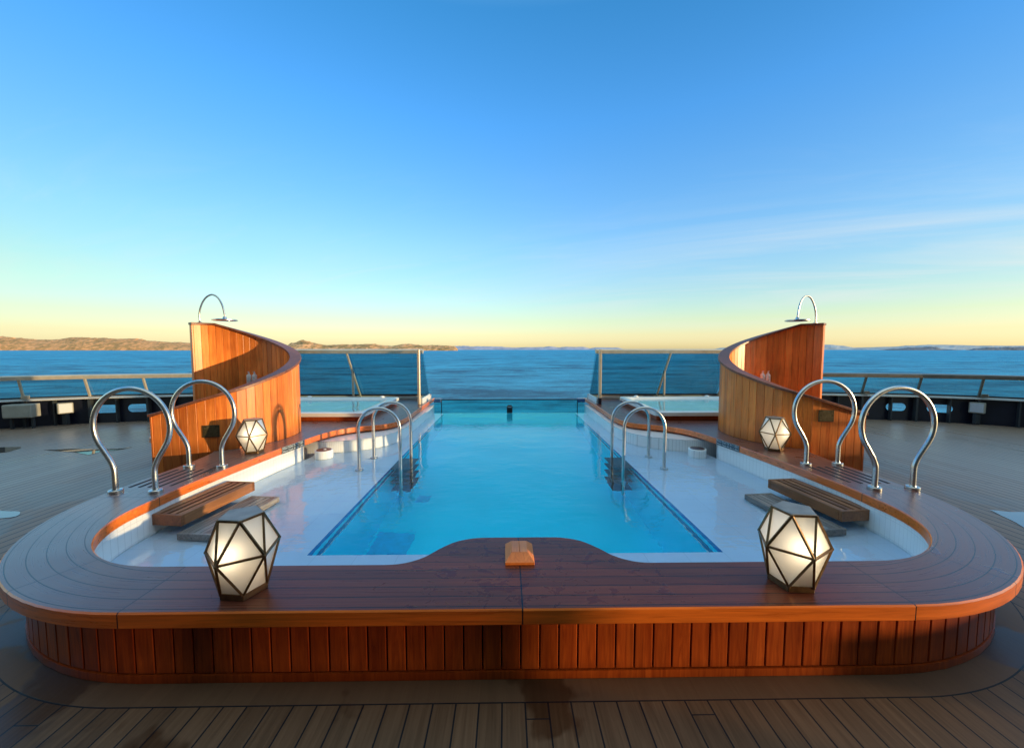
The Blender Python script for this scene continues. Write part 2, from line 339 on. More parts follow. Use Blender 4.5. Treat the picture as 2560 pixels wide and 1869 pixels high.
# ------------------------------------------------------------------ mesh builder
class MB:
    def __init__(self): self.v = []; self.f = []; self.r = []
    def add(self, vs, fs, rnd=None):
        o = len(self.v); self.v += [tuple(p) for p in vs]
        for f in fs: self.f.append([i + o for i in f]); self.r.append(random.random() if rnd is None else rnd)
    def obox(self, c, ux, uy, uz, rnd=None):
        c = Vector(c); ux, uy, uz = Vector(ux), Vector(uy), Vector(uz)
        vs = [c + sx * ux + sy * uy + sz * uz for sz in (-1, 1) for sy in (-1, 1) for sx in (-1, 1)]
        rnd = random.random() if rnd is None else rnd
        self.add(vs, [(0, 2, 3, 1), (4, 5, 7, 6), (0, 1, 5, 4), (2, 6, 7, 3), (0, 4, 6, 2), (1, 3, 7, 5)], rnd); return self
    def box(self, x0, x1, y0, y1, z0, z1, rz=0, rnd=None):
        c = ((x0 + x1) / 2, (y0 + y1) / 2, (z0 + z1) / 2); h = ((x1 - x0) / 2, (y1 - y0) / 2, (z1 - z0) / 2)
        ca, sa = math.cos(rz), math.sin(rz)
        return self.obox(c, (h[0] * ca, h[0] * sa, 0), (-h[1] * sa, h[1] * ca, 0), (0, 0, h[2]), rnd)
    def tube(self, pts, r, n=14, closed=False, up=None):
        pts = [Vector(p) for p in pts]; N = len(pts); rings = []
        nrm = None
        rr = r if hasattr(r, '__len__') else [r] * N
        for i, p in enumerate(pts):
            a = pts[i - 1] if (i > 0 or closed) else pts[0]; b = pts[(i + 1) % N] if (i < N - 1 or closed) else pts[-1]
            t = (b - a).normalized()
            if nrm is None:
                nrm = Vector(up) if up else (Vector((0, 0, 1)) if abs(t.z) < .9 else Vector((0, 1, 0)))
            nrm = (nrm - t * nrm.dot(t)).normalized(); bn = t.cross(nrm)
            rings.append([p + rr[i] * (math.cos(2 * PI * (k + .5) / n) * nrm + math.sin(2 * PI * (k + .5) / n) * bn) for k in range(n)])
        vs = [q for ring in rings for q in ring]; fs = []
        for i in range(N if closed else N - 1):
            j = (i + 1) % N
            for k in range(n): fs.append((i * n + k, i * n + (k + 1) % n, j * n + (k + 1) % n, j * n + k))
        if not closed: fs += [tuple(range(n))[::-1], tuple((N - 1) * n + k for k in range(n))]
        self.add(vs, fs, random.random()); return self
    def lathe(self, c, prof, n=28):
        vs = []; fs = []
        for r, z in prof:
            for k in range(n): vs.append((c[0] + r * math.cos(2 * PI * k / n), c[1] + r * math.sin(2 * PI * k / n), c[2] + z))
        for i in range(len(prof) - 1):
            for k in range(n): fs.append((i * n + k, i * n + (k + 1) % n, (i + 1) * n + (k + 1) % n, (i + 1) * n + k))
        fs += [tuple(range(n))[::-1], tuple((len(prof) - 1) * n + k for k in range(n))]
        self.add(vs, fs, random.random()); return self
    def prism(self, poly, z0, z1, rnd=None):
        n = len(poly); vs = [(x, y, z0) for x, y in poly] + [(x, y, z1) for x, y in poly]
        fs = [tuple(range(n))[::-1], tuple(range(n, 2 * n))] + [(k, (k + 1) % n, n + (k + 1) % n, n + k) for k in range(n)]
        self.add(vs, fs, random.random() if rnd is None else rnd); return self
    def sheet(self, loops, mp=lambda p: p, rnd=.5):
        L = [[Vector((p[0], p[1], 0)) for p in l] for l in loops]; flat = [p for l in L for p in l]
        tris = tessellate_polygon(L)
        self.add([mp((p.x, p.y)) for p in flat], tris, rnd); return self
    def wall(self, line, z0, z1, rnd=.5):
        n = len(line); vs = [(x, y, z0) for x, y in line] + [(x, y, z1) for x, y in line]
        self.add(vs, [(k, k + 1, n + k + 1, n + k) for k in range(n - 1)], rnd); return self
    def sweep(self, path, prof, inward):
        """path: (x, y) points; prof: closed list of (n, z); inward: function giving the unit normal at an index"""
        n = len(prof); vs = []; fs = []
        for i, p in enumerate(path):
            nx, ny = inward(i)
            for a, z in prof: vs.append((p[0] + nx * a, p[1] + ny * a, z))
        for i in range(len(path) - 1):
            for k in range(n): fs.append((i * n + k, i * n + (k + 1) % n, (i + 1) * n + (k + 1) % n, (i + 1) * n + k))
        fs += [tuple(range(n))[::-1], tuple((len(path) - 1) * n + k for k in range(n))]
        self.add(vs, fs, random.random()); return self
    def build(self, name, mat, parent=None, base=None, smooth=True, bevel=0, angle=35, recalc=True):
        base = Vector(BASE.get(parent.name, (0, 0, 0)) if parent else (base or (0, 0, 0)))
        me = bpy.data.meshes.new(name)
        me.from_pydata([Vector(p) - base for p in self.v], [], self.f)
        at = me.attributes.new('rnd', 'FLOAT', 'FACE'); at.data.foreach_set('value', self.r)
        if recalc:
            bm = bmesh.new(); bm.from_mesh(me); bmesh.ops.recalc_face_normals(bm, faces=bm.faces); bm.to_mesh(me); bm.free()
        me.materials.append(mat)
        if smooth:
            me.polygons.foreach_set('use_smooth', [True] * len(me.polygons)); me.set_sharp_from_angle(angle=R(angle))
        me.update()
        o = bpy.data.objects.new(name, me); COL.objects.link(o)
        if parent: o.parent = parent; BASE[o.name] = tuple(base)
        else: o.location = base
        if bevel:
            b = o.modifiers.new('edge', 'BEVEL'); b.width = bevel; b.segments = 1; b.limit_method = 'ANGLE'; b.angle_limit = R(40)
        return o
BASE = {}
def tag(o, label=None, cat=None, group=None, kind=None):
    if label: o['label'] = label
    if cat: o['category'] = cat
    if group: o['group'] = group
    if kind: o['kind'] = kind
    return o
def thing(name, loc, label, cat, group=None):
    o = bpy.data.objects.new(name, None); COL.objects.link(o); o.location = loc; o.empty_display_size = .2
    BASE[o.name] = tuple(loc); return tag(o, label, cat, group)
def copy_tree(o, parent=None):
    c = o.copy(); COL.objects.link(c); c.parent = parent
    for ch in list(o.children): copy_tree(ch, c)
    return c
def catmull(pts, sub=8):
    P = [Vector(p) for p in pts]; out = []
    for i in range(len(P) - 1):
        p0 = P[i - 1] if i else P[0] * 2 - P[1]; p1, p2 = P[i], P[i + 1]; p3 = P[i + 2] if i + 2 < len(P) else P[-1] * 2 - P[-2]
        for k in range(sub):
            t = k / sub
            out.append(.5 * ((2 * p1) + (p2 - p0) * t + (2 * p0 - 5 * p1 + 4 * p2 - p3) * t * t + (3 * p1 - p0 - 3 * p2 + p3) * t ** 3))
    out.append(P[-1]); return out
def resample(line, step):
    L = [Vector(p) for p in line]; out = [L[0].copy()]; acc = 0
    for a, b in zip(L, L[1:]):
        seg = (b - a).length; d = step - acc
        while d <= seg and seg > 0:
            out.append(a.lerp(b, d / seg)); d += step
        acc = (acc + seg) % step
    return out
def normals2d(line):
    out = []
    for i in range(len(line)):
        a = line[max(0, i - 1)]; b = line[min(len(line) - 1, i + 1)]
        t = Vector((b[0] - a[0], b[1] - a[1])).normalized(); out.append(Vector((-t.y, t.x)))
    return out
def offset(line, d):
    return [(p[0] + n.x * d, p[1] + n.y * d) for p, n in zip(line, normals2d(line))]

# ------------------------------------------------------------------ outlines
ZC, ZW = .417, .147                      # coping top, water level (deck = 0)
def half_outer(y_end=9.55, flare=True):
    L = [(0, FY), (.7, FY), (1.4, FY), (BX, FY)]
    L += [(BX + RR * math.sin(a), CYR - RR * math.cos(a)) for a in [R(k) for k in range(4, 91, 4)]]
    L += [(3.47, 3.7), (3.47, 4.1)]
    if flare:
        L += [tuple(p) for p in catmull([(3.47, 4.1), (3.54, 4.5), (3.8, 4.9), (4.4, 5.1), (5.0, 5.3), (5.15, 5.8)], 6)][1:]
        L += [(5.15, 7), (5.15, y_end)]
    return L
def half_inner():
    L = catmull([(0, 2.415), (.18, 2.415), (.285, 2.408), (.395, 2.365), (.485, 2.28), (.555, 2.19), (.635, 2.135), (.72, 2.112), (.86, 2.11)], 5)
    L = [tuple(p) for p in L] + [(1.4, 2.11), (2.04, 2.11)]
    L += [(2.04 + .88 * math.sin(a), 2.99 - .88 * math.cos(a)) for a in [R(k) for k in range(5, 91, 5)]]
    L += [tuple(p) for p in catmull([(2.92, 2.99), (2.94, 3.35), (2.92, 3.85), (2.88, 4.3), (2.835, 4.75), (2.78, 5.13), (2.71, 5.52), (2.58, 5.80), (2.34, 6.02), (2.06, 6.17), (1.90, 6.42), (1.845, 6.9), (1.865, 8.0), (1.86, 9.55)], 6)][1:]
    return L
mir = lambda L: [(-x, y) for x, y in L]
HO, HI = half_outer(), half_inner()
surround_poly = mir(HO)[::-1] + HO[1:] + HI[::-1] + mir(HI)[1:]
opening_poly = mir(HI)[::-1] + HI[1:]

# ------------------------------------------------------------------ setting: deck, water, sea, land
rail_path = [(5.34, 9.46), (5.75, 9.31), (6.2, 9.18), (7.1, 8.97), (8.15, 8.78), (9.2, 8.55), (10.15, 8.15), (11.0, 7.55), (11.7, 6.7), (12.15, 5.5), (12.3, 4.2), (12.35, 2.8), (12.35, 1.4), (12.35, 0), (12.35, -1.4), (12.35, -2.6)]
deck_outer = [(12.35, -14), *rail_path[::-1], *mir(rail_path), (-12.35, -14)]
mb = MB(); mb.sheet([deck_outer, [(-2.6, 2.5), (2.6, 2.5), (2.6, 9.4), (-2.6, 9.4)]], lambda p: (p[0], p[1], 0))
o = mb.build('deck', M['deck'], smooth=False); tag(o, 'weathered brown planked deck around the raised pool', 'deck', kind='structure')

def puddle(pts, label):
    L = catmull([(*p, 0) for p in pts] + [(*pts[0], 0)], 5)[:-1]
    cx = sum(p.x for p in L) / len(L); cy = sum(p.y for p in L) / len(L)
    L = [(p.x + .04 * noise.noise(Vector((p.x * 5, p.y * 5, 1))), p.y + .03 * noise.noise(Vector((p.x * 5, p.y * 5, 7)))) for p in L]
    mb = MB(); mb.sheet([L], lambda p: (p[0], p[1], .004)); o = mb.build('puddle', M['puddle'], base=(cx, cy, 0), smooth=False)
    tag(o, label, 'puddle', kind='structure')
puddle([(-7.55, 6.22), (-7.2, 6.29), (-6.8, 6.26), (-6.45, 6.28), (-6.3, 6.42), (-6.34, 6.25), (-6.49, 6.10), (-6.54, 5.91), (-6.68, 6.0), (-7.07, 6.13)], 'long thin puddle on the deck behind the left ring handrails')
puddle([(-8.6, 6.42), (-8.15, 6.42), (-8.05, 6.25), (-8.0, 6.08), (-8.6, 6.0)], 'small puddle at the far left of the deck')
puddle([(-5.3, 3.86), (-4.97, 3.83), (-4.9, 3.71), (-5.3, 3.66)], 'round puddle on the deck left of the round coping end')
puddle([(4.80, 3.72), (4.95, 3.68), (5.2, 3.64), (5.2, 3.42), (4.86, 3.36), (4.66, 3.2), (4.6, 3.26), (4.74, 3.5)], 'wide puddle on the deck right of the round coping end')

mb = MB(); mb.sheet([offset(opening_poly, 0.0)], lambda p: (p[0], p[1], ZW)); 
# stop the water at the glass end wall
mb.v = [(x, min(y, 8.87), z) for x, y, z in mb.v]
o = mb.build('pool_water', M['water'], smooth=False, recalc=False)
bm = bmesh.new(); bm.from_mesh(o.data)
for f in bm.faces:
    f.normal_update()
    if f.normal.z < 0: f.normal_flip()
bm.to_mesh(o.data); bm.free(); tag(o, 'clear still turquoise water of the infinity pool', 'water', kind='structure')

SEA = -16.0
mb = MB(); S = 60000
mb.add([(-S, -S, SEA), (S, -S, SEA), (S, S, SEA), (-S, S, SEA)], [(0, 1, 2, 3)], .5)
o = mb.build('sea', M['sea'], smooth=False); tag(o, 'blue choppy sea reaching to the horizon', 'sea', kind='structure')

def land(name, label, knots, Y0, depth, mat, rough, seed, step=2.2, rows=14, skew=.5):
    """a strip of coast: knots are (bearing slope, rise) along it"""
    mb = MB(); xs = []; u = knots[0][0]
    while u < knots[-1][0]: xs.append(u); u += step
    n = len(xs); vs = []
    for j in range(rows):
        t = j / (rows - 1)
        for u in xs:
            for (a, ha), (b, hb) in zip(knots, knots[1:]):
                if a <= u <= b: w = (u - a) / (b - a); w = w * w * (3 - 2 * w); h = ha + (hb - ha) * w; break
            Y = Y0 + depth * t
            X = (u - 1119) / 849 * Y
            H = h / 849 * Y0 + (1.63 - SEA) * min(1, h / 3)
            q = Vector((X / (depth * .35) + seed, Y / (depth * .35), seed))
            nz = noise.fractal(q, .9, 2.1, 6); nr = noise.fractal(q * 3.1, .9, 2.1, 4)
            prof = math.sin(min(1, t / .7) * PI / 2) ** .8 if t < .7 else 1 - (t - .7) * .5
            z = SEA + H * prof * (1 + rough * (.55 * nz + .3 * nr)) if t > 0 else SEA - 2
            vs.append((X, Y + depth * .10 * nz * math.sin(t * PI), z))
    fs = [(j * n + i, j * n + i + 1, (j + 1) * n + i + 1, (j + 1) * n + i) for j in range(rows - 1) for i in range(n - 1)]
    mb.add(vs, fs, .5); o = mb.build(name, mat, smooth=False, recalc=False); tag(o, label, 'hills', kind='structure')
land('coast_hills', 'low sunlit rocky coast with scrub along the left horizon',
     [(-700, 46), (-300, 40), (-100, 34), (0, 32), (30, 30), (60, 26), (100, 22), (140, 23), (180, 27), (220, 26), (260, 26), (300, 25), (350, 20), (400, 16), (440, 16), (520, 11), (600, 12), (640, 9), (700, 4)], 5000, 900, M['landwarm'], .2, 3.7)
land('island_hills', 'brown scrubby islands behind the left glass screen',
     [(630, 1), (639, 8), (649, 14), (674, 20), (699, 14), (719, 9.5), (739, 9.5), (759, 11), (794, 10.5), (819, 12.5), (844, 8.5), (869, 7.5), (894, 12), (919, 10), (944, 9), (981, 8.5), (1004, 7), (1013, 1)], 4200, 500, M['landgreen'], .26, 9.1, 1.6)
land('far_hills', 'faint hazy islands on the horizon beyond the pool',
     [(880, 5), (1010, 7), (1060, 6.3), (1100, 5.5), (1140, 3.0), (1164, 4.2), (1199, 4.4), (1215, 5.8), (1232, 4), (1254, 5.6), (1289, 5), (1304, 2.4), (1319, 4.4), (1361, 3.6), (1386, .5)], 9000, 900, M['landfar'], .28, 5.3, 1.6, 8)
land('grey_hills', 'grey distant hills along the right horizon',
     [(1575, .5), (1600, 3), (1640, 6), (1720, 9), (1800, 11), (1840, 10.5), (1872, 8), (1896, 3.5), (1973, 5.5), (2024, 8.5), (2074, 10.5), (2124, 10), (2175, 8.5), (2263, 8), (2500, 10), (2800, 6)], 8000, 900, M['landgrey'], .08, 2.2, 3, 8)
land('dark_islet', 'dark flat islet on the water at the right', [(1955, .3), (1990, 2), (2040, 4), (2081, 5), (2094, 1.6), (2140, .3)], 5200, 300, M['landdark'], .25, 6.6, 1.6, 8)
land('dark_islet', 'dark flat islet at the far right edge', [(2150, .3), (2175, 2.6), (2208, 4), (2263, 5), (2400, 6), (2700, .5)], 5000, 300, M['landdark'], .25, 8.8, 2, 8)

# ------------------------------------------------------------------ pool surround
sur = thing('pool_surround', (0, FY, 0), 'raised dark mahogany pool surround with rounded ends and boarded skirt', 'pool surround')
BASE[sur.name] = (0, 0, 0); sur.location = (0, 0, 0)
# slots of the slatted entry grilles: inner shade drawn as dark strips, coping uncut
def slot_rects(s):
    out = []
    for k in range(5):
        x = s * (3.06 + k * .083); out.append((x, 3.36 + (.03 if k in (0,) else 0), 3.86))
    return out
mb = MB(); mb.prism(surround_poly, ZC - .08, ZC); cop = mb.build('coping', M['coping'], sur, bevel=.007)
line = mir(half_outer())[::-1] + half_outer()[1:]
sk = offset(line, .085)
mb = MB(); mb.wall(offset(line, .113), .0, ZC - .07); mb.build('skirt_backing', M['darkgap'], sur)
pts = resample(sk, .094); mb = MB(); nn = normals2d(pts)
for i in range(len(pts) - 1):
    a, b = pts[i], pts[i + 1]; c = (a + b) / 2; t = (b - a).normalized(); n = Vector((-t.y, t.x))
    L = (b - a).length / 2 - .0036
    mb.obox((c.x + n.x * .012, c.y + n.y * .012, .191), (t.x * L, t.y * L, 0), (n.x * .012, n.y * .012, 0), (0, 0, .144))
mb.build('skirt', M['skirt'], sur, smooth=False, bevel=.003)
fine = resample(sk, .15)
mb = MB(); nn2 = normals2d(fine)
mb.sweep([tuple(p) for p in fine], [(-.006, .002), (.03, .002), (.03, .042), (-.006, .042)], lambda i: nn2[i])
mb.build('base_trim', M['skirt'], sur)
# dark slots of the slatted grilles, let into the coping as thin inlays standing a hair proud
for s in (-1, 1):
    mb = MB()
    for x, y0, y1 in slot_rects(s): mb.box(x - .0125, x + .0125, y0, y1, ZC - .01, ZC + .0025)
    mb.build('grille_slot', M['darkgap'], sur, smooth=False)

# ------------------------------------------------------------------ swimming pool
pool = thing('swimming_pool', (0, 0, 0), 'turquoise infinity pool with white shallow shelves and a clear end wall', 'pool')
DX, DY0, DY1, ZF = 1.535, 2.74, 8.87, -1.15
mb = MB()
mb.add([(-DX, DY0, ZF), (DX, DY0, ZF), (DX, DY1, ZF), (-DX, DY1, ZF)], [(0, 1, 2, 3)])
for a, b in (((-DX, DY0), (-DX, DY1)), ((DX, DY0), (DX, DY1)), ((-DX, DY0), (DX, DY0))):
    mb.add([(*a, ZF), (*b, ZF), (*b, .098), (*a, .098)], [(0, 1, 2, 3)])
mb.build('basin', M['cyan'], pool, smooth=False)
mb = MB(); mb.add([(-DX, DY1 - .003, ZF), (DX, DY1 - .003, ZF), (DX, DY1 - .003, .09), (-DX, DY1 - .003, .09)], [(0, 1, 2, 3)]); mb.build('end_wall', M['cyanlt'], pool, smooth=False)
mb = MB()
shelf_poly = [(x, min(y, 8.95)) for x, y in offset(opening_poly, -.03)]
shelf_poly = shelf_poly + [(DX, 8.95), (DX, DY0), (-DX, DY0), (-DX, 8.95)]
mb.sheet([shelf_poly], lambda p: (p[0], p[1], .10))
mb.build('shallow_shelf', M['shelf'], pool, smooth=False)
for s in (-1, 1):
    for z0, z1, mt in ((.03, .099, 'blue'), (-.125, -.055, 'navytile'), (-.155, -.135, 'white')):
        mb = MB(); mb.box(s * DX - .004, s * DX + .004, DY0 + .004, DY1 - .01, z0, z1); mb.build('tile_band', M[mt], pool, smooth=False)
# white tiled side walls under the coping
front = [(x, y) for x, y in HI if y < 5.1]
side = front + [(2.80, 5.13), (2.82, 5.2), (2.87, 5.25), (2.95, 5.27), (3.1, 5.28)]
w_all = mir(side)[::-1] + side[1:]
mb = MB(); mb.wall(offset(w_all, -.012), .05, ZC - .078); mb.build('side_wall', M['wtile'], pool)
for s in (-1, 1):
    ln = [tuple(p) for p in catmull([(3.05, 5.47), (2.72, 5.46), (2.45, 5.50), (2.16, 5.64), (1.92, 5.88), (1.79, 6.3), (1.765, 6.9), (1.77, 8.2), (1.77, 9.0)], 7)]
    ln = [(s * x, y) for x, y in ln]
    mb = MB(); mb.wall(ln, .05, .308)
    mb.build('mosaic_ledge', M['mtile'], pool)
    mb = MB(); mb.prism(ln + [(s * 2.2, 9.0), (s * 2.3, 6.6), (s * 3.05, 6.2)], .302, .312); mb.build('ledge_top', M['white'], pool, smooth=False)
    mb = MB(); mb.wall([(s * 3.05, 5.3), (s * 3.0, 6.1), (s * 2.3, 6.4), (s * 2.02, 6.6), (s * 1.93, 7.2), (s * 1.94, 9.3)], .30, ZC - .078); mb.build('upper_wall', M['white'], pool)
    # pillar beside the clear end wall with its dark blue cap
    mb = MB(); mb.box(s * 1.665 - .08, s * 1.665 + .08, DY1 - .02, DY1 + .12, -.3, .392); mb.build('end_pillar', M['poolglass'], pool, smooth=False)
    mb = MB(); mb.box(s * 1.67 - .085, s * 1.67 + .085, DY1 - .03, DY1 + .13, .394, .482); mb.build('pillar_cap', M['navytile'], pool, smooth=False, bevel=.01)
mb = MB(); mb.box(-1.58, 1.58, DY1 + .004, DY1 + .03, .09, .446); mb.build('clear_end_panel', M['poolglass'], pool, smooth=False)
mb = MB(); mb.box(-1.584, 1.584, DY1, DY1 + .045, .447, .470); mb.build('panel_rim', M['navy'], pool, smooth=False)
for s in (-1, 1):
    mb = MB(); mb.box(s * 1.582 - .006, s * 1.582 + .006, DY1 - .004, DY1 + .04, .0, .446); mb.build('panel_seal', M['navy'], pool, smooth=False)
mb = MB(); mb.box(-1.5, -1.1, 3.8, 4.2, ZF + .004, ZF + .014); mb.build('floor_drain', M['grate'], pool, smooth=False)
mb = MB(); mb.box(-1.24, -1.10, 4.9, 5.05, ZF + .004, ZF + .02); mb.build('floor_drain', M['grate'], pool, smooth=False)
for s in (-1, 1):
    for k, z in enumerate((.118, -.14, -.40, -.66)):
        mb = MB(); mb.box(s * 1.40 - .125, s * 1.40 + .125, 4.74, 5.20, z - .035, z); mb.build('ladder_tread', M['tread'], pool, smooth=False, bevel=.004)

# small black box on the clear end wall
t = thing('sensor_box', (0, DY1 - .04, .17), 'small black box standing in the middle of the clear pool end', 'sensor box')
mb = MB(); mb.box(-.066, .066, DY1 - .07, DY1 - .012, .152, .315); mb.build('housing', M['black'], t, smooth=False, bevel=.012)
mb = MB(); mb.box(-.05, .05, DY1 - .062, DY1 - .02, .316, .338); mb.build('cap', M['black'], t, smooth=False, bevel=.008)
mb = MB(); mb.box(-.044, .044, DY1 - .0735, DY1 - .069, .285, .303); mb.build('lens_strip', M['grille'], t, smooth=False)

# round tiled pedestals
for s, w in ((-1, 'left'), (1, 'right')):
    c = (s * 2.585, 5.24, .10)
    lab = ('round white tiled pedestal with a worn brown top, below the sunlit golden shower' if s < 0 else 'round white tiled pedestal with a dark brown top, below the shaded shower')
    t = thing('round_pedestal', c, lab, 'pedestal', 'tiled pedestals in the shallow water')
    mb = MB(); mb.lathe(c, [(.118, 0), (.118, .142), (.112, .15), (.10, .15)], 32); mb.build('drum', M['mtile'], t)
    mb = MB(); mb.lathe((c[0], c[1], c[2] + .146), [(.095, 0), (.095, .008), (.09, .010)], 28); mb.build('top_disc', M['step' if s < 0 else 'tread'], t)
    if s < 0:
        mb = MB(); mb.lathe((c[0] + .02, c[1] - .01, c[2] + .1565), [(.02, 0), (.02, .006), (.015, .008)], 12); mb.build('valve', M['white'], t)

# ------------------------------------------------------------------ wooden steps inside the pool
def slatted_step(s, x0, x1, y0, y1, z0, z1, yaw, mat, label, slots):
    cx, cy = s * (x0 + x1) / 2, (y0 + y1) / 2
    t = thing('wooden_step', (cx, cy, z0), label, 'step', 'wooden steps down into the pool')
    W, L = (x1 - x0), (y1 - y0)
    mb = MB(); mb.box(cx - W / 2, cx + W / 2, cy - L / 2, cy - L / 2 + .028, z0, z1); mb.box(cx - W / 2, cx + W / 2, cy + L / 2 - .028, cy + L / 2, z0, z1)
    mb.box(cx - W / 2, cx - W / 2 + .022, cy - L / 2 + .0285, cy + L / 2 - .0285, z0, z1); mb.box(cx + W / 2 - .022, cx + W / 2, cy - L / 2 + .0285, cy + L / 2 - .0285, z0, z1)
    mb.build('frame', mat, t, smooth=False, bevel=.003)
    n = slots + 1; g = .026 if slots == 3 else .005
    iw = W - .044; w = (iw - g * slots) / n
    for k in range(n):
        a = cx - iw / 2 + k * (w + g)
        mb = MB(); mb.box(a + (.0 if k else .0006), a + w - .0006, cy - L / 2 + .029, cy + L / 2 - .029, z0 + .012, z1 - .002); mb.build('slat', mat, t, smooth=False, bevel=.003)
    mb = MB(); mb.box(cx - W / 2 + .02, cx + W / 2 - .02, cy - L / 2 + .02, cy + L / 2 - .02, z0 + .002, z0 + .011); mb.build('tray', M['darkgap'], t, smooth=False)
    t.rotation_euler.z = yaw
for s in (-1, 1):
    side_w = 'under the left ring handrails' if s < 0 else 'under the right ring handrails'
    slatted_step(s, 2.645, 2.935, 3.05, 3.84, .21, .30, s * R(5.5), M['step'], 'thick brown slatted upper step ' + side_w, 3)
    slatted_step(s, 2.33, 2.62, 2.94, 3.72, .125, .192, s * R(5.5), M['wetstep'], ('pale grey wet lower step beside the left front lantern' if s < 0 else 'dark grey wet lower step behind the right front lantern'), 3 if s > 9 else 4)

# ------------------------------------------------------------------ stainless handrails
def ring_handrail(loc, label):
    t = thing('ring_handrail', loc, label, 'handrail', 'ring shaped steel handrails')
    x, y, z = loc; cz, r = .565, .318; hx = .168
    left = [(-hx, 0), (-hx, .10), (-hx, .17), (-.173, .212), (-.197, .275), (-.232, .335)]
    arc = [(r * math.cos(R(a)), cz + r * math.sin(R(a))) for a in range(214, -35, -6)]
    path = catmull([(a, 0, b) for a, b in left] + [(a, 0, b) for a, b in arc] + [(-a, 0, b) for a, b in left[::-1]], 3)
    mb = MB(); mb.tube([(x + p.x, y, z + p.z) for p in path], .0205, 16, up=(0, 1, 0)); mb.build('tube', M['steel'], t)
    for sx in (-1, 1):
        mb = MB(); mb.lathe((x + sx * hx, y, z), [(.05, .001), (.05, .02), (.046, .025), (.024, .027), (.022, .035)], 26); mb.build('base_flange', M['steel'], t)
    return t
ring = ring_handrail((-3.225, 3.24, ZC), 'near left ring handrail standing before the slatted grille')
for loc, lab in (((-3.18, 3.945, ZC), 'far left ring handrail in front of the sunlit golden shower'), ((3.29, 3.22, ZC), 'near right ring handrail at the round coping end'), ((3.245, 3.93, ZC), 'far right ring handrail in front of the shaded shower and its plaque')):
    c = copy_tree(ring); c.location = loc; c['label'] = lab

def pool_handrail(s, y, label):
    t = thing('pool_handrail', (s * 1.64, y, .1), label, 'handrail', 'arched steel handrails into the pool')
    xo, xi = s * 1.895, s * 1.385; cx = (xo + xi) / 2; r = abs(xo - xi) / 2; cz = .905 - r
    P = [(xo, y, .10), (xo, y, .3), (xo, y, cz - .1)] + [(cx + s * r * math.cos(R(a)), y, cz + r * math.sin(R(a))) for a in range(0, 181, 10)] + [(xi, y, cz - .1), (xi, y, .1), (xi, y, -.75)]
    mb = MB(); mb.tube(P, .0205, 16, up=(0, 1, 0)); mb.build('tube', M['steel'], t)
    mb = MB(); mb.lathe((xo, y, ZW), [(.048, -.046), (.048, .006), (.026, .010), (.022, .012)], 26); mb.build('base_flange', M['steel'], t)
for s in (-1, 1):
    w = 'left' if s < 0 else 'right'
    pool_handrail(s, 4.69, 'nearer arched handrail at the %s edge of the deep water' % w)
    pool_handrail(s, 5.22, 'farther arched handrail at the %s edge of the deep water' % w)

# ------------------------------------------------------------------ lanterns
def lantern(loc, rz, label):
    t = thing('lantern', loc, label, 'lantern', 'faceted candle lanterns')
    x, y, z = loc
    ring = lambda r, h, off: [Vector((x + r * math.cos(R(72 * k + off)), y + r * math.sin(R(72 * k + off)), z + h)) for k in range(5)]
    T, Mi, B = ring(.100, .402, -90 - 36), ring(.170, .222, -90), ring(.104, .026, -90 - 36)
    # mid ring vertices sit between the top ones (mid edge under each top vertex)
    Mi = ring(.170, .222, -90 - 72)
    E = []
    for k in range(5):
        E += [(T[k], T[(k + 1) % 5]), (Mi[k], Mi[(k + 1) % 5]), (B[k], B[(k + 1) % 5]), (T[k], Mi[k]), (T[k], Mi[(k + 1) % 5]), (B[k], Mi[k]), (B[k], Mi[(k + 1) % 5])]
    mb = MB()
    for a, b in E: mb.tube([a, b], .0075, 4)
    for v in T + Mi + B: mb.lathe((v.x, v.y, v.z - .007), [(.003, 0), (.0085, .003), (.0085, .011), (.003, .014)], 8)
    mb.build('frame', M['bronze'], t, smooth=False)
    mb = MB(); mb.prism([(p.x, p.y) for p in ring(.103, 0, -126)], z + .396, z + .411); mb.build('top_plate', M['bronze_top'], t, smooth=False, bevel=.003)
    mb = MB(); mb.prism([(p.x, p.y) for p in ring(.110, 0, -126)], z, z + .027); mb.build('base', M['bronze'], t, smooth=False, bevel=.003)
    c = Vector((x, y, z + .21))
    for k in range(5):
        j = (k + 1) % 5
        for tri in ((T[k], Mi[k], Mi[j]), (T[k], T[j], Mi[j]), (B[k], Mi[k], Mi[j]), (B[k], B[j], Mi[j])):
            ce = (tri[0] + tri[1] + tri[2]) / 3
            mb = MB(); mb.add([ce + (p - ce) * .99 + (c - ce).normalized() * .003 for p in tri], [(0, 1, 2)]); mb.build('pane', M['frost'], t, smooth=False)
    mb = MB(); mb.lathe((x, y, z + .17), [(.004, 0), (.016, .012), (.019, .03), (.013, .05), (.003, .062)], 14); mb.build('bulb', M['bulb'], t)
    mb = MB(); mb.lathe((x, y, z + .028), [(.03, 0), (.03, .1), (.014, .12), (.012, .141)], 14); mb.build('candle_holder', M['bronze'], t)
    li = bpy.data.lights.new('lantern_glow', 'POINT'); li.energy = .65; li.color = (1, .80, .52); li.shadow_soft_size = .02
    lo = bpy.data.objects.new('lantern_glow', li); COL.objects.link(lo); lo.parent = t; lo.location = (0, -.088, .245)
    t.rotation_euler.z = rz; t.scale = (.96, .96, .97); return t
lan = lantern((-1.395, 1.885, ZC), R(-6), 'large bronze lantern near the left front corner of the pool')
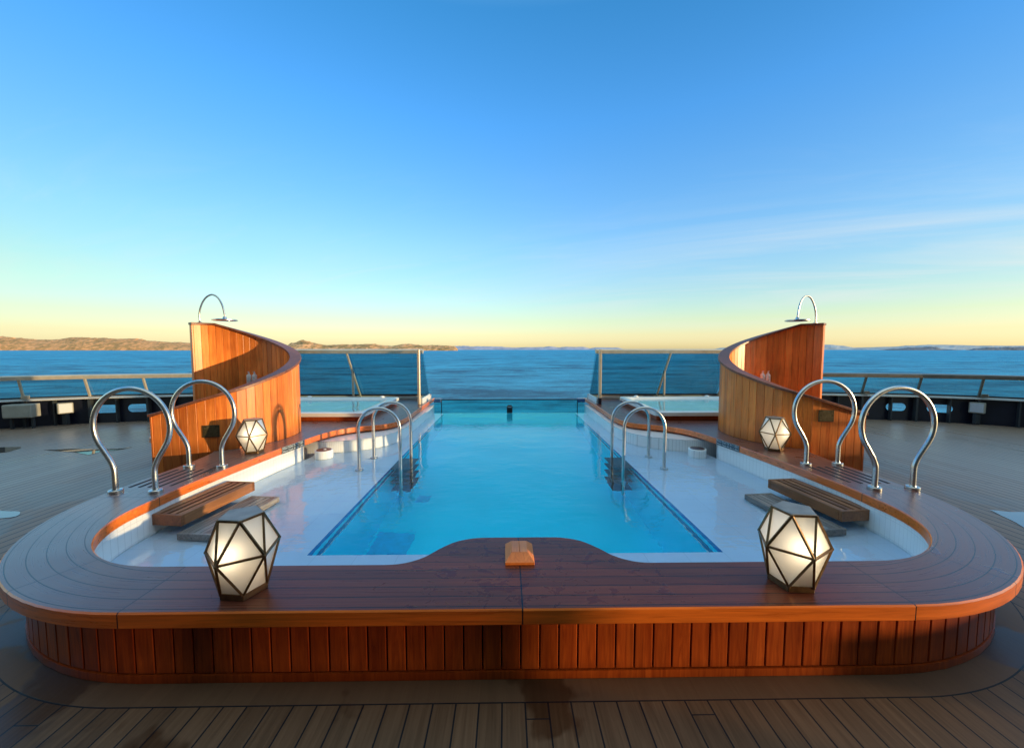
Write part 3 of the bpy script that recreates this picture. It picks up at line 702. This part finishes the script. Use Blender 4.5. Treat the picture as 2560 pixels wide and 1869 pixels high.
for loc, rz, lab in (((1.405, 1.905, ZC), R(-6), 'large bronze lantern near the right front corner of the pool'),
                     ((-3.05, 4.50, ZC), R(20), 'small looking lantern by the sunlit golden shower wall'), ((3.15, 4.52, ZC), R(40), 'small looking lantern by the shaded brown shower wall')):
    c = copy_tree(lan); c.location = loc; c.rotation_euler.z = rz; c['label'] = lab

# ------------------------------------------------------------------ pyramid topped block on the coping
t = thing('wooden_block', (0, 2.17, ZC), 'light wooden block with sloping sides in the middle of the front coping', 'wooden block')
mb = MB(); mb.box(-.083, .083, 2.085, 2.295, ZC + .001, ZC + .018); mb.build('base', M['block'], t, smooth=False, bevel=.002)
mb = MB(); a, b = (-.081, .081, 2.087, 2.293, ZC + .018), (-.047, .047, 2.13, 2.262, ZC + .052)
mb.add([(a[0], a[2], a[4]), (a[1], a[2], a[4]), (a[1], a[3], a[4]), (a[0], a[3], a[4]), (b[0], b[2], b[4]), (b[1], b[2], b[4]), (b[1], b[3], b[4]), (b[0], b[3], b[4])],
       [(0, 1, 5, 4), (1, 2, 6, 5), (2, 3, 7, 6), (3, 0, 4, 7)], .4); mb.build('sloped_sides', M['block'], t, smooth=False)
mb = MB(); mb.box(-.047, -.0006, 2.13, 2.262, ZC + .03, ZC + .0535, rnd=.5); mb.box(.0006, .047, 2.13, 2.262, ZC + .03, ZC + .0535, rnd=.6); mb.build('top', M['block'], t, smooth=False, bevel=.002)

# ------------------------------------------------------------------ spiral shower enclosures
def shower(s, label, arm_dir):
    t = thing('shower_enclosure', (s * 3.9, 5.2, ZC), label, 'shower')
    ctrl = [(4.19, 4.52), (3.86, 4.55), (3.57, 4.60), (3.36, 4.72), (3.20, 4.98), (3.11, 5.28), (3.17, 5.68), (3.42, 6.02), (3.84, 6.22), (4.28, 6.22), (4.66, 6.06), (4.86, 5.84)]
    L = catmull([(s * x, y, 0) for x, y in ctrl], 14)
    pts = resample(L, .0945); n = len(pts); total = (n - 1) * .0945
    def top(d):
        r = d / total
        flat = total - .28
        z0, z1 = .88, 2.03
        return z0 + (z1 - z0) * min(d, flat) / flat
    mb = MB()
    nrm = normals2d([(p.x, p.y) for p in pts])
    th = .045
    for i in range(n - 1):
        a, b = pts[i], pts[i + 1]; g = (b - a).normalized() * .0011
        za, zb = top(i * .0945) - .03, top((i + 1) * .0945) - .03
        na, nb = nrm[i], nrm[i + 1]
        a2, b2 = a + g, b - g
        q = [(a2.x + na.x * th, a2.y + na.y * th), (b2.x + nb.x * th, b2.y + nb.y * th), (b2.x - nb.x * th, b2.y - nb.y * th), (a2.x - na.x * th, a2.y - na.y * th)]
        zs = [za, zb, zb, za]
        zb0 = .001 if i < 8 else ZC + .001
        mb.add([(x, y, zb0) for x, y in q] + [(x, y, z) for (x, y), z in zip(q, zs)], [(3, 2, 1, 0), (4, 5, 6, 7), (0, 1, 5, 4), (1, 2, 6, 5), (2, 3, 7, 6), (3, 0, 4, 7)], random.random())
    mb.build('wall', M['shower'], t, smooth=False, bevel=.0025)
    core = MB(); vs = []; fs = []
    for i, p in enumerate(pts):
        for a, z in ((-.03, ZC - .2), (.03, ZC - .2), (.03, top(i * .0945) - .04), (-.03, top(i * .0945) - .04)): vs.append((p.x + nrm[i].x * a, p.y + nrm[i].y * a, z))
    for i in range(n - 1):
        for k in range(4): fs.append((i * 4 + k, i * 4 + (k + 1) % 4, (i + 1) * 4 + (k + 1) % 4, (i + 1) * 4 + k))
    core.add(vs, fs, .5); core.build('core', M['darkgap'], t)
    mb = MB(); w = .075; vs = []; fs = []
    ext = pts
    for i, p in enumerate(ext):
        z = top(i * .0945); e = 0
        q = Vector((p.x, p.y)); tdir = Vector((pts[min(i + 1, n - 1)] - pts[max(i - 1, 0)]).to_2d()).normalized()
        if i == 0: q = q - tdir * .03
        if i == n - 1: q = q + tdir * .03
        for a, dz in ((-w, -.034), (w, -.034), (w, 0), (-w, 0)): vs.append((q.x + nrm[i].x * a, q.y + nrm[i].y * a, z + dz))
    for i in range(n - 1):
        for k in range(4): fs.append((i * 4 + k, i * 4 + (k + 1) % 4, (i + 1) * 4 + (k + 1) % 4, (i + 1) * 4 + k))
    fs += [(3, 2, 1, 0), tuple((n - 1) * 4 + k for k in range(4))]
    mb.add(vs, fs, .5); mb.build('cap', M['cap'], t, bevel=.004)
    for i, nm in ((0, 0), (n - 1, 1)):
        p = pts[i]; tdir = (pts[min(i + 1, n - 1)] - pts[max(i - 1, 0)]).normalized(); sg = -1 if i == 0 else 1
        c = p + tdir * sg * .012; z1 = top(i * .0945) - .034
        mb = MB(); zq = .001 if i == 0 else ZC
        mb.obox((c.x, c.y, (zq + z1) / 2), tdir * .0115, (nrm[i].x * .05, nrm[i].y * .05, 0), (0, 0, (z1 - zq) / 2 - .001), .35); mb.build('end_post', M['shower'], t, smooth=False, bevel=.003)
    # shower arm standing on the cap
    i = n - 2; p = pts[i]; z = top(i * .0945)
    d = Vector((arm_dir[0], arm_dir[1], 0)) * 1.3; A = Vector((p.x, p.y, z - .002))
    prof = catmull([(0, 0, 0), (.0, 0, .15), (.035, 0, .285), (.095, 0, .385), (.17, 0, .425), (.24, 0, .385), (.29, 0, .28), (.315, 0, .15), (.322, 0, .09)], 6)
    mb = MB(); mb.tube([A + d * q.x + Vector((0, 0, q.z)) for q in prof], .0125, 12); arm = mb.build('shower_arm', M['steel'], t)
    mb = MB(); mb.lathe(tuple(A), [(.03, 0), (.03, .012), (.018, .016)], 18); mb.build('flange', M['steel'], arm)
    hc = A + d * .318 + Vector((0, 0, .03))
    mb = MB(); mb.lathe(tuple(hc), [(.15, 0), (.165, .004), (.165, .018), (.145, .024), (.03, .032), (.02, .065)], 36); mb.build('shower_head', M['steel'], arm)
    # curved grab handle on the outer face
    c = pts[n - 2]; on = nrm[n - 2] if (nrm[n - 2].x * s) > 0 else -nrm[n - 2]; 
    mb = MB(); mb.tube([(c.x + on.x * (.045 + .15 * math.sin(R(a))), c.y + on.y * (.045 + .15 * math.sin(R(a))), 1.0 + .17 * -math.cos(R(a))) for a in range(0, 181, 12)], .014, 12); mb.build('grab_handle', M['steel'], t)
    return pts, nrm, top
ptsL, nL, topf = shower(-1, 'golden teak spiral shower wall lit by the sun, with an arched shower head', (.95, -.05))
ptsR, nR, _ = shower(1, 'shaded brown teak spiral shower wall with an arched shower head', (-.80, -.15))

# soap bottles hang on the tall inside wall
def bottle(loc, label, yaw):
    t = thing('soap_bottle', loc, label, 'bottle', 'white bottles on the shower walls')
    x, y, z = loc
    mb = MB(); mb.lathe(loc, [(.030, 0), (.034, .006), (.034, .125), (.028, .140), (.013, .146), (.013, .155)], 20); b = mb.build('bottle_body', M['bottle'], t)
    mb = MB(); mb.lathe((x, y, z + .153), [(.015, 0), (.015, .016), (.006, .018), (.006, .034)], 14); mb.box(x - .006, x + .006, y - .03, y + .008, z + .183, z + .192); mb.build('pump', M['bottle'], t)
    mb = MB()
    for k, zz in enumerate((.095, .085, .055, .048, .041)): mb.box(x - .012 + .003 * (k % 2), x + .012 - .004 * (k % 3), y - .0352, y - .0335, z + zz, z + zz + .0035)
    mb.build('printed_label', M['label'], t, smooth=False)
    mb = MB(); mb.box(x - .037, x + .037, y + .036, y + .060, z - .006, z + .03); mb.build('bracket', M['steel'], t, smooth=False)
    t.rotation_euler.z = yaw
for s, pts, nr in ((-1, ptsL, nL), (1, ptsR, nR)):
    n = len(pts)
    for j, k in ((9, 0), (10, 1)):
        p = pts[n - j]; q = nr[n - j]
        if q.y > 0: q = -q
        a = math.atan2(q.y, q.x) + PI / 2
        who = ('sunlit', 'left') if s < 0 else ('shaded', 'right')
        outer = (k == 0)
        bottle((p.x + q.x * .107, p.y + q.y * .107, 1.085), 'white pump bottle inside the %s shower, the one %s the tall wall end' % (who[0], 'nearer' if outer else 'farther from'), a)

# notice plaques on the low outer walls
for s, pts, nr, lab in ((-1, ptsL, nL, 'small brass plaque low on the sunlit shower wall behind the ring handrail'), (1, ptsR, nR, 'square brass notice plaque near the low end of the shaded shower wall')):
    i = 6 if s < 0 else 4; p = (pts[i] + pts[i + 1]) / 2; q = nr[i]
    if q.x * s > 0: q = -q
    z = .83 if s > 0 else .66; w, h = .085, .072
    tx = Vector((-q.y, q.x, 0)); c = Vector((p.x + q.x * .052, p.y + q.y * .052, z)); qq = Vector((q.x, q.y, 0))
    t = thing('notice_plaque', tuple(c), lab, 'plaque')
    mb = MB(); mb.obox(c, tx * w, qq * .005, (0, 0, h)); mb.build('plate', M['plaque'], t, smooth=False, bevel=.002)
    mb = MB()
    for k in range(9):
        wd = w * (.55 + .35 * random.random()) if k else w * .5
        mb.obox(c + qq * .0055 + Vector((0, 0, h * (.78 - k * .19))), tx * wd, qq * .001, (0, 0, .0022 if k else .004))
    mb.build('engraved_lines', M['plaquelt'], t, smooth=False)

# depth signs let into the edge of the coping
def depth_sign(s, label):
    a, b = Vector((s * 2.845, 4.70, 0)), Vector((s * 2.785, 5.10, 0))
    c = (a + b) / 2; tx = (b - a).normalized() if s < 0 else (a - b).normalized()
    q = Vector((-tx.y, tx.x, 0));
    if q.x * s > 0: q = -q
    c = c + q * .006 + Vector((0, 0, ZC - .038))
    t = thing('depth_sign', tuple(c), label, 'sign', 'pool depth signs on the coping edge')
    mb = MB(); mb.obox(c, tx * .205, q * .005, (0, 0, .040)); mb.build('plate', M['inkblue' if s > 0 else 'ink'], t, smooth=False, bevel=.002)
    mb = MB()
    for dz in (-.0385, .0385): mb.obox(c + q * .0056 + Vector((0, 0, dz)), tx * .202, q * .001, (0, 0, .0015))
    for dx in (-.2035, .2035): mb.obox(c + q * .0056 + tx * dx, tx * .0015, q * .001, (0, 0, .037))
    mb.build('border', M['letter'], t, smooth=False)
    for k, txt in enumerate(('Water Depth 5ft 3in / 1.60m', 'Water Depth 4ft 3in / 1.30m')):
        cu = bpy.data.curves.new('lettering', 'FONT'); cu.body = txt; cu.size = .0335; cu.align_x = 'CENTER'; cu.align_y = 'CENTER'; cu.extrude = .0008
        tmp = bpy.data.objects.new('tmp', cu); COL.objects.link(tmp)
        dg = bpy.context.evaluated_depsgraph_get(); me = bpy.data.meshes.new_from_object(tmp.evaluated_get(dg))
        bpy.data.objects.remove(tmp)
        wmax = max(v.co.x for v in me.vertices) - min(v.co.x for v in me.vertices); me.transform(Matrix.Diagonal((.385 / wmax, 1, 1, 1)))
        me.materials.clear(); me.materials.append(M['letter'])
        o = bpy.data.objects.new('lettering', me); COL.objects.link(o); o.parent = t
        mt = Matrix((( tx.x, 0, q.x), (tx.y, 0, q.y), (0, 1, 0))).to_4x4()
        o.matrix_local = Matrix.Translation(q * .0062 + Vector((0, 0, .018 - k * .036))) @ mt
depth_sign(-1, 'dark depth sign on the coping below the sunlit shower')
depth_sign(1, 'blue depth sign on the coping below the shaded shower')

# ------------------------------------------------------------------ hot tubs
def rrect(x0, x1, y0, y1, r, n=5):
    out = []
    for cx, cy, a0 in ((x1 - r, y0 + r, -90), (x1 - r, y1 - r, 0), (x0 + r, y1 - r, 90), (x0 + r, y0 + r, 180)):
        for k in range(n + 1):
            a = R(a0 + 90 * k / n); out.append((cx + r * math.cos(a), cy + r * math.sin(a)))
    return out
for s in (-1, 1):
    x0, x1 = sorted((s * 2.46, s * 4.75)); y0, y1 = 6.42, 8.52
    t = thing('hot_tub', (s * 3.6, 7.5, ZC), ('square white hot tub behind the sunlit shower' if s < 0 else 'square white hot tub behind the shaded shower'), 'hot tub')
    mb = MB(); mb.prism(rrect(x0 + .03, x1 - .03, y0 + .03, y1 - .03, .04), ZC + .001, .498); mb.build('wooden_skirt', M['skirt'], t, bevel=.004)
    # rim as a ring with a real opening
    o1, i1, i2 = rrect(x0 - .01, x1 + .01, y0 - .01, y1 + .01, .06), rrect(x0 + .13, x1 - .13, y0 + .13, y1 - .13, .18), rrect(x0 + .2, x1 - .2, y0 + .2, y1 - .2, .16)
    n = len(o1); mb = MB()
    vs = [(x, y, .499) for x, y in o1] + [(x, y, .556) for x, y in o1] + [(x, y, .570) for x, y in rrect(x0 + .01, x1 - .01, y0 + .01, y1 - .01, .06)] + [(x, y, .566) for x, y in i1] + [(x, y, .47) for x, y in i2]
    fs = []
    for r_ in range(4): fs += [(r_ * n + k, r_ * n + (k + 1) % n, (r_ + 1) * n + (k + 1) % n, (r_ + 1) * n + k) for k in range(n)]
    mb.add(vs, fs, .5); mb.build('rim', M['white'], t, angle=50)
    mb = MB(); mb.prism(rrect(x0 + .19, x1 - .19, y0 + .19, y1 - .19, .16), .40, .4995); 
    mb.build('tub_floor', M['tubin'], t)
    for px in (x0 + .35, x1 - .35):
        mb = MB(); mb.lathe((px, y1 - .06, .566), [(.05, 0), (.05, .02), (.03, .035), (.01, .04)], 16); mb.build('control_knob', M['white'], t)
    mb = MB(); mb.sheet([rrect(x0 + .16, x1 - .16, y0 + .16, y1 - .16, .17)], lambda p: (p[0], p[1], .522))
    o = mb.build('hot_tub_water', M['water'], base=(s * 3.6, 7.5, 0), smooth=False, recalc=False); 
    bm = bmesh.new(); bm.from_mesh(o.data)
    for f in bm.faces:
        f.normal_update()
        if f.normal.z < 0: f.normal_flip()
    bm.to_mesh(o.data); bm.free()
    tag(o, 'pale aqua water filling the %s hot tub' % ('left' if s < 0 else 'right'), 'water', kind='structure')

# ------------------------------------------------------------------ leaning glass wind screens behind the tubs
for s in (-1, 1):
    t = thing('glass_screen', (s * 3.5, 9.0, ZC), ('tall leaning glass wind screen left of the pool end' if s < 0 else 'tall leaning glass wind screen right of the pool end'), 'glass screen')
    xs = [s * 1.99, s * 3.63, s * 5.15]
    yT, zT, yB, zB = 8.72, 1.60, 9.45, .50
    for a, b in zip(xs, xs[1:]):
        mb = MB(); mb.obox(((a + b) / 2, (yT + yB) / 2, (zT + zB) / 2), ((b - a) / 2 - .004, 0, 0), (0, (yT - yB) / 2, (zT - zB) / 2), (0, .004, .003)); mb.build('glass_panel', M['screen'], t, smooth=False)
    xa, xb = sorted((s * 1.94, s * 5.25))
    mb = MB(); P = [(8.72, 1.63), (8.60, 1.625), (8.575, 1.60), (8.60, 1.53), (8.66, 1.525), (8.74, 1.60)]
    mb.add([(xa, y, z) for y, z in P] + [(xb, y, z) for y, z in P], [tuple(range(6)), tuple(range(11, 5, -1))] + [(k, (k + 1) % 6, 6 + (k + 1) % 6, 6 + k) for k in range(6)]); mb.build('top_rail', M['champagne'], t, smooth=False)
    mb = MB(); mb.box(xa, xb, 9.43, 9.50, ZC + .001, .512); mb.build('bottom_rail', M['capmetal'], t, smooth=False, bevel=.004)
    mb = MB(); mb.box(xa, xb, 9.405, 9.428, .495, .53); mb.build('glass_seal', M['navy'], t, smooth=False)
    for x in xs[1:]:
        mb = MB(); mb.obox((x, (8.62 + 9.40) / 2, (1.53 + .44) / 2), (.016, 0, 0), (0, .39, -.545), (0, .02, .014)); mb.build('stanchion', M['champagne'], t, smooth=False, bevel=.003)
        mb = MB(); mb.box(x - .016, x + .016, 8.90, 8.955, ZC + .001, 1.13); mb.build('strut', M['champagne'], t, smooth=False, bevel=.003)
    x = xs[0]
    mb = MB(); mb.box(x - .027, x + .027, 8.38, 8.46, ZC + (.14 if s > 0 else .001), 1.622); mb.build('end_post', M['champagne'], t, smooth=False, bevel=.006)
    if s > 0:
        mb = MB(); mb.box(x - .031, x + .031, 8.376, 8.464, ZC + .001, ZC + .139); mb.build('post_sleeve', M['navy'], t, smooth=False, bevel=.004)
    xi = s * 1.945
    mb = MB(); mb.add([(xi, 8.48, 1.56), (xi, 8.70, 1.56), (xi, 9.30, .545), (xi, 8.48, .545)], [(0, 1, 2, 3)]); mb.build('return_panel', M['screen'], t, smooth=False)
    mb = MB(); mb.add([(xi + sx * .014, y, z) for sx in (-1, 1) for y, z in ((8.475, ZC + .001), (9.36, ZC + .001), (9.31, .543), (8.475, .543))], [(0, 1, 2, 3), (7, 6, 5, 4), (0, 4, 5, 1), (1, 5, 6, 2), (2, 6, 7, 3), (3, 7, 4, 0)]); mb.build('kick_plate', M['white'], t, smooth=False)

# ------------------------------------------------------------------ bulwarks, deck railings and what is fixed along them
for s in (-1, 1):
    P = [(s * x, y) for x, y in rail_path]; nr = normals2d(P); inw = [(-n.x, -n.y) if (n.x * -p[0] + n.y * (2 - p[1])) < 0 else (n.x, n.y) for n, p in zip(nr, P)]
    t = thing('bulwark', (s * 9.2, 8.5, 0), ('dark navy bulwark with oval openings along the left side of the deck' if s < 0 else 'dark navy bulwark with oval openings along the right side of the deck'), 'bulwark')
    mb = MB()
    holes = {4: [(.04, .40), (.56, .97)]} if s < 0 else {4: [(.50, .86)], 5: [(.22, .64)]}
    for i in range(len(P) - 1):
        a, b = Vector((*P[i], 0)), Vector((*P[i + 1], 0)); Lg = (b - a).length
        loops = [[(0, 0), (Lg, 0), (Lg, .55), (0, .55)]]
        for h0, h1 in holes.get(i, []):
            x0, x1 = h0 * Lg, h1 * Lg; r = .088; zc = .305
            loops.append([(x1 - r + r * math.cos(R(k)), zc + r * math.sin(R(k))) for k in range(-90, 91, 18)] + [(x0 + r + r * math.cos(R(k)), zc + r * math.sin(R(k))) for k in range(90, 271, 18)])
        mb.sheet(loops, lambda p: tuple(a.lerp(b, p[0] / Lg) + Vector((0, 0, p[1]))))
    mb.build('plating', M['navy'], t, smooth=False)
    mb = MB(); mb.sweep(P[9:15], [(-.03, .6025), (.03, .6025), (.03, .905), (-.03, .905)], lambda i: inw[i + 9]); mb.build('shade_plating', M['hwall'], t, smooth=False)  # raised plating out of view, added to shade the skirt under the coping
    mb = MB(); mb.sweep(P, [(-.06, .552), (.13, .552), (.13, .572), (.02, .602), (-.06, .602)], lambda i: inw[i]); mb.build('cap', M['capmetal'], t, smooth=False)
    for i in range(2, 13):
        p = Vector(P[i]); n = Vector(inw[i]); tt = Vector((-n.y, n.x))
        mb = MB(); mb.obox((p.x + n.x * .06, p.y + n.y * .06, .275), (n.x * .055, n.y * .055, 0), (tt.x * .02, tt.y * .02, 0), (0, 0, .272)); mb.build('rib', M['ribpaint'], t, smooth=False)
    for i in range(3, 9):
        p = Vector(P[i]).lerp(Vector(P[i + 1]), .55); n = Vector(inw[i]); tt = Vector((-n.y, n.x))
        mb = MB(); mb.obox((p.x + n.x * .05, p.y + n.y * .05, .275), (n.x * .045, n.y * .045, 0), (tt.x * .012, tt.y * .012, 0), (0, 0, .272)); mb.build('rib', M['ribpaint'], t, smooth=False)
    t = thing('deck_railing', (s * 9.2, 8.5, .6), ('leaning glass railing on the bulwark left of the pool' if s < 0 else 'leaning glass railing on the bulwark right of the pool'), 'railing')
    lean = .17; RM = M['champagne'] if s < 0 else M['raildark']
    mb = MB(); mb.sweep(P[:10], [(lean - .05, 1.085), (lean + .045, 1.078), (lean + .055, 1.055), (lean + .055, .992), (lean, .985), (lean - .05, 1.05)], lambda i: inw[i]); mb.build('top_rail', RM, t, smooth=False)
    mb = MB(); mb.sweep(P[9:], [(lean - .02, 1.30), (lean + .02, 1.30), (lean + .02, 1.265), (lean - .02, 1.265)], lambda i: inw[i + 9]); mb.build('forward_rail', RM, t, smooth=False)  # out of view; raised and thinned so sun reaches the coping edge
    mb = MB(); mb.sweep(P[:10], [(.0, .603), (.05, .603), (.05, .625), (.0, .625)], lambda i: inw[i]); mb.build('glass_channel', M['navy'], t, smooth=False)
    for i in range(9):
        mb = MB(); q = []
        for k, (l, z) in ((i, (.02, .625)), (i + 1, (.02, .625)), (i + 1, (lean, 1.0)), (i, (lean, 1.0))): q.append((P[k][0] + inw[k][0] * l, P[k][1] + inw[k][1] * l, z))
        mb.add(q, [(0, 1, 2, 3)]); mb.build('glass_panel', M['rail_glass'], t, smooth=False)
    for i in range(1, 10):
        p = Vector(P[i]); n = Vector(inw[i]); tt = Vector((-n.y, n.x))
        lo_, hi_ = Vector((p.x + n.x * .06, p.y + n.y * .06, .60)), Vector((p.x + n.x * (lean + .03), p.y + n.y * (lean + .03), 1.03)); ax = (hi_ - lo_) / 2
        mb = MB(); mb.obox((lo_ + hi_) / 2, (tt.x * .018, tt.y * .018, 0), (n.x * .022, n.y * .022, 0), ax); st = mb.build('stanchion', RM, t, smooth=False, bevel=.003)
        if i % 2 == 0:
            mb = MB(); mb.obox((p.x + n.x * .13 + tt.x * .05, p.y + n.y * .13 + tt.y * .05, .635), (tt.x * .05, tt.y * .05, 0), (n.x * .04, n.y * .04, 0), (0, 0, .035)); mb.build('clamp', RM, st, smooth=False, bevel=.003)
    # small square loudspeaker
    px, py = s * (9.52 if s < 0 else 10.05), (8.30 if s < 0 else 8.05)
    n = Vector((-px, 2 - py)).normalized(); tt = Vector((-n.y, n.x))
    t = thing('deck_speaker', (px, py, .24), ('square pale grey speaker box on the left bulwark beside the steel cabinet' if s < 0 else 'square pale grey speaker box on the right bulwark'), 'speaker')
    mb = MB(); mb.obox((px, py, .37), (tt.x * .115, tt.y * .115, 0), (n.x * .05, n.y * .05, 0), (0, 0, .115)); mb.build('housing', M['greybox'], t, smooth=False, bevel=.012)
    mb = MB(); mb.obox((px + n.x * .052, py + n.y * .052, .37), (tt.x * .095, tt.y * .095, 0), (n.x * .004, n.y * .004, 0), (0, 0, .095)); mb.build('grille', M['grille'], t, smooth=False, bevel=.003)
    mb = MB(); mb.box(px - .05, px + .05, py - .03, py + .03, .02, .256); mb.build('bracket', M['ribpaint'], t, smooth=False)
t = thing('steel_cabinet', (-10.0, 7.95, 0), 'beige steel cabinet on thin legs against the left bulwark', 'cabinet')
mb = MB(); mb.obox((-10.0, 7.95, .37), (.215, .06, 0), (-.03, .11, 0), (0, 0, .135)); mb.build('housing', M['greybox'], t, smooth=False, bevel=.01)
mb = MB(); mb.obox((-9.985, 7.835, .37), (.195, .055, 0), (-.0015, .005, 0), (0, 0, .115)); mb.build('door', M['greybox'], t, smooth=False, bevel=.004)
for a in (-.16, .16):
    mb = MB(); mb.box(-10.0 + a - .02, -10.0 + a + .02, 7.93 + a * .28, 7.97 + a * .28, .001, .236); mb.build('leg', M['ribpaint'], t, smooth=False)

# ------------------------------------------------------------------ unseen superstructure behind the viewer, sized and placed to shade the pool front
t = thing('unseen_deckhouse', (0, -4, 0), 'unseen tall superstructure with dark windows, shaped to shade the pool front', 'building')
mb = MB(); mb.box(-12.3, 12.3, -12, -2.8, 0, 8.8); mb.build('wall', M['hwall'], t, smooth=False)
for k in range(10):
    x = -10.8 + k * 2.4
    mb = MB(); mb.box(x - 1.05, x + 1.05, -2.8, -2.77, .5, 2.5); mb.build('window', M['hglass'], t, smooth=False)
for s in (-1, 1):  # side wings added out of view to block and filter sun on the skirt
    for a, b in ((-2.79, -2.65), (-2.25, -2.17), (-1.83, -1.74)):
        mb = MB(); mb.box(s * 12.0 - .06, s * 12.0 + .06, a, b, .001, 2.6); mb.build('shade_wing_post', M['hwall'], t, smooth=False)
    mb = MB(); mb.box(s * 12.0 - .05, s * 12.0 + .05, -2.64, -1.75, .001, .62); mb.build('shade_wing_panel', M['hwall'], t, smooth=False)
    mb = MB(); mb.box(s * 12.0 - .05, s * 12.0 + .05, -2.64, -1.75, 1.45, 2.6); mb.build('shade_wing_panel', M['hwall'], t, smooth=False)
    mb = MB(); mb.box(s * 12.0 - .012, s * 12.0 + .012, -2.645, -1.745, .63, 1.44); mb.build('shade_wing_glass', M['shadewing_glass'], t, smooth=False)

# ------------------------------------------------------------------ camera
cam = bpy.data.cameras.new('camera'); cam.sensor_width = 36; cam.lens = 36 * 849 / 2263; cam.clip_end = 120000; cam.clip_start = .05
co = bpy.data.objects.new('camera', cam); COL.objects.link(co); co.location = (-.075, 0, 1.63)
co.rotation_euler = (PI / 2 - math.atan(55 / 849), 0, -math.atan(12.5 / 849)); sc.camera = co

# ------------------------------------------------------------------ light
SUN_EL, SUN_AZ = 3.6, 106.5              # azimuth clockwise from +Y
sd = Vector((math.sin(R(SUN_AZ)) * math.cos(R(SUN_EL)), math.cos(R(SUN_AZ)) * math.cos(R(SUN_EL)), math.sin(R(SUN_EL))))
sl = bpy.data.lights.new('sun', 'SUN'); sl.energy = 5.0; sl.angle = R(.5); sl.color = (1, .75, .39)
so = bpy.data.objects.new('sun', sl); COL.objects.link(so); so.rotation_euler = (-sd).to_track_quat('-Z', 'Y').to_euler(); so.location = sd * 30

w = bpy.data.worlds.new('World'); sc.world = w; w.use_nodes = True
nt = w.node_tree; nt.nodes.clear()
class W(Mat):
    def __init__(self): self.nt = nt; self.out = nt.nodes.new('ShaderNodeOutputWorld')
k = W()
sky = k.n('ShaderNodeTexSky', sky_type='NISHITA', sun_disc=False, sun_elevation=R(SUN_EL), sun_rotation=R(SUN_AZ), altitude=20, air_density=1.0, dust_density=.3, ozone_density=3.0)
dark = k.mix(1.0, sky.outputs[0], c4(2.6, 2.3, 2.1), 'DARKEN')      # keep the aureole round the sun within the lamp's share
tc = k.n('ShaderNodeTexCoord'); nrmz = k.n('ShaderNodeVectorMath', operation='NORMALIZE'); nt.links.new(tc.outputs['Generated'], nrmz.inputs[0])
vx, vy, vz = k.sep(nrmz.outputs[0])
tint = k.ramp(vz, [(0.0, (.74, .93, 1.6)), (.035, (.88, .82, .94)), (.07, (.92, .81, .72)), (.14, (.93, .82, .75)), (.25, (.86, .87, .88)), (.485, (.50, .86, 1.06)), (.64, (.33, .77, .92)), (.74, (1.2, 1.3, 1.1)), (.84, (5.2, 3.2, 1.8)), (1.0, (5.6, 3.3, 1.9))])
c = k.mix(1.0, dark, tint, 'MULTIPLY')
fwd = k.ramp(k.math('MULTIPLY_ADD', vy, .5, .5), [(.5, 0.0), (.75, 1.0)])
back = k.ramp(k.math('MULTIPLY_ADD', vy, .5, .5), [(.25, 1.0), (.5, 0.0)])
c = k.mix(back, c, k.mix(1.0, c, c4(1.75, 1.2, .85), 'MULTIPLY'))
az = k.math('DIVIDE', 1.0, k.math('MULTIPLY_ADD', k.math('MULTIPLY', k.math('MULTIPLY', vx, vx), fwd), .85, 1.0))
c = k.mix(1.0, c, k.comb(az, az, az), 'MULTIPLY')
# thin cirrus
uu = k.math('DIVIDE', vx, k.math('ADD', vz, .12)); vv = k.math('DIVIDE', vy, k.math('ADD', vz, .12))
cl = k.noise(k.comb(k.math('MULTIPLY', uu, .35), k.math('MULTIPLY_ADD', uu, .5, vv), 0.0), .9, 6, .55, .8)
band = k.math('MULTIPLY', k.ramp(vz, [(.04, 0.0), (.13, 1.0), (.22, .55), (.34, 0.0)]), k.ramp(vx, [(.0, .15), (.55, 1.0)]))
cf = k.math('MULTIPLY', k.ramp(cl, [(.44, 0.0), (.72, 1.0)]), k.math('MULTIPLY', band, .95))
c = k.mix(cf, c, c4(1.0, 1.02, 1.0))
fine = k.noise(k.comb(k.math('MULTIPLY', uu, .8), k.math('MULTIPLY_ADD', uu, .7, k.math('MULTIPLY', vv, 2.4)), 3.0), 1.6, 7, .62, 1.0)
c = k.mix(k.math('MULTIPLY', k.ramp(fine, [(.5, 0.0), (.78, 1.0)]), k.math('MULTIPLY', k.ramp(vz, [(.05, 0.0), (.12, 1.0), (.30, .4), (.42, .0)]), .16)), c, c4(.98, 1.0, 1.02))
bg = k.n('ShaderNodeBackground', {'Strength': .86}); nt.links.new(c, bg.inputs[0]); nt.links.new(bg.outputs[0], k.out.inputs[0])

sc.view_settings.view_transform = 'Standard'; sc.view_settings.look = 'None'; sc.view_settings.exposure = 0; sc.view_settings.gamma = 1
sc.render.engine = 'CYCLES'
cy = sc.cycles
cy.use_denoising = True
try: cy.denoiser = 'OPENIMAGEDENOISE'
except Exception: pass
cy.max_bounces = 14; cy.diffuse_bounces = 8; cy.glossy_bounces = 4; cy.transmission_bounces = 8; cy.transparent_max_bounces = 16
cy.sample_clamp_indirect = 6; cy.caustics_reflective = False; cy.caustics_refractive = True; cy.blur_glossy = .4
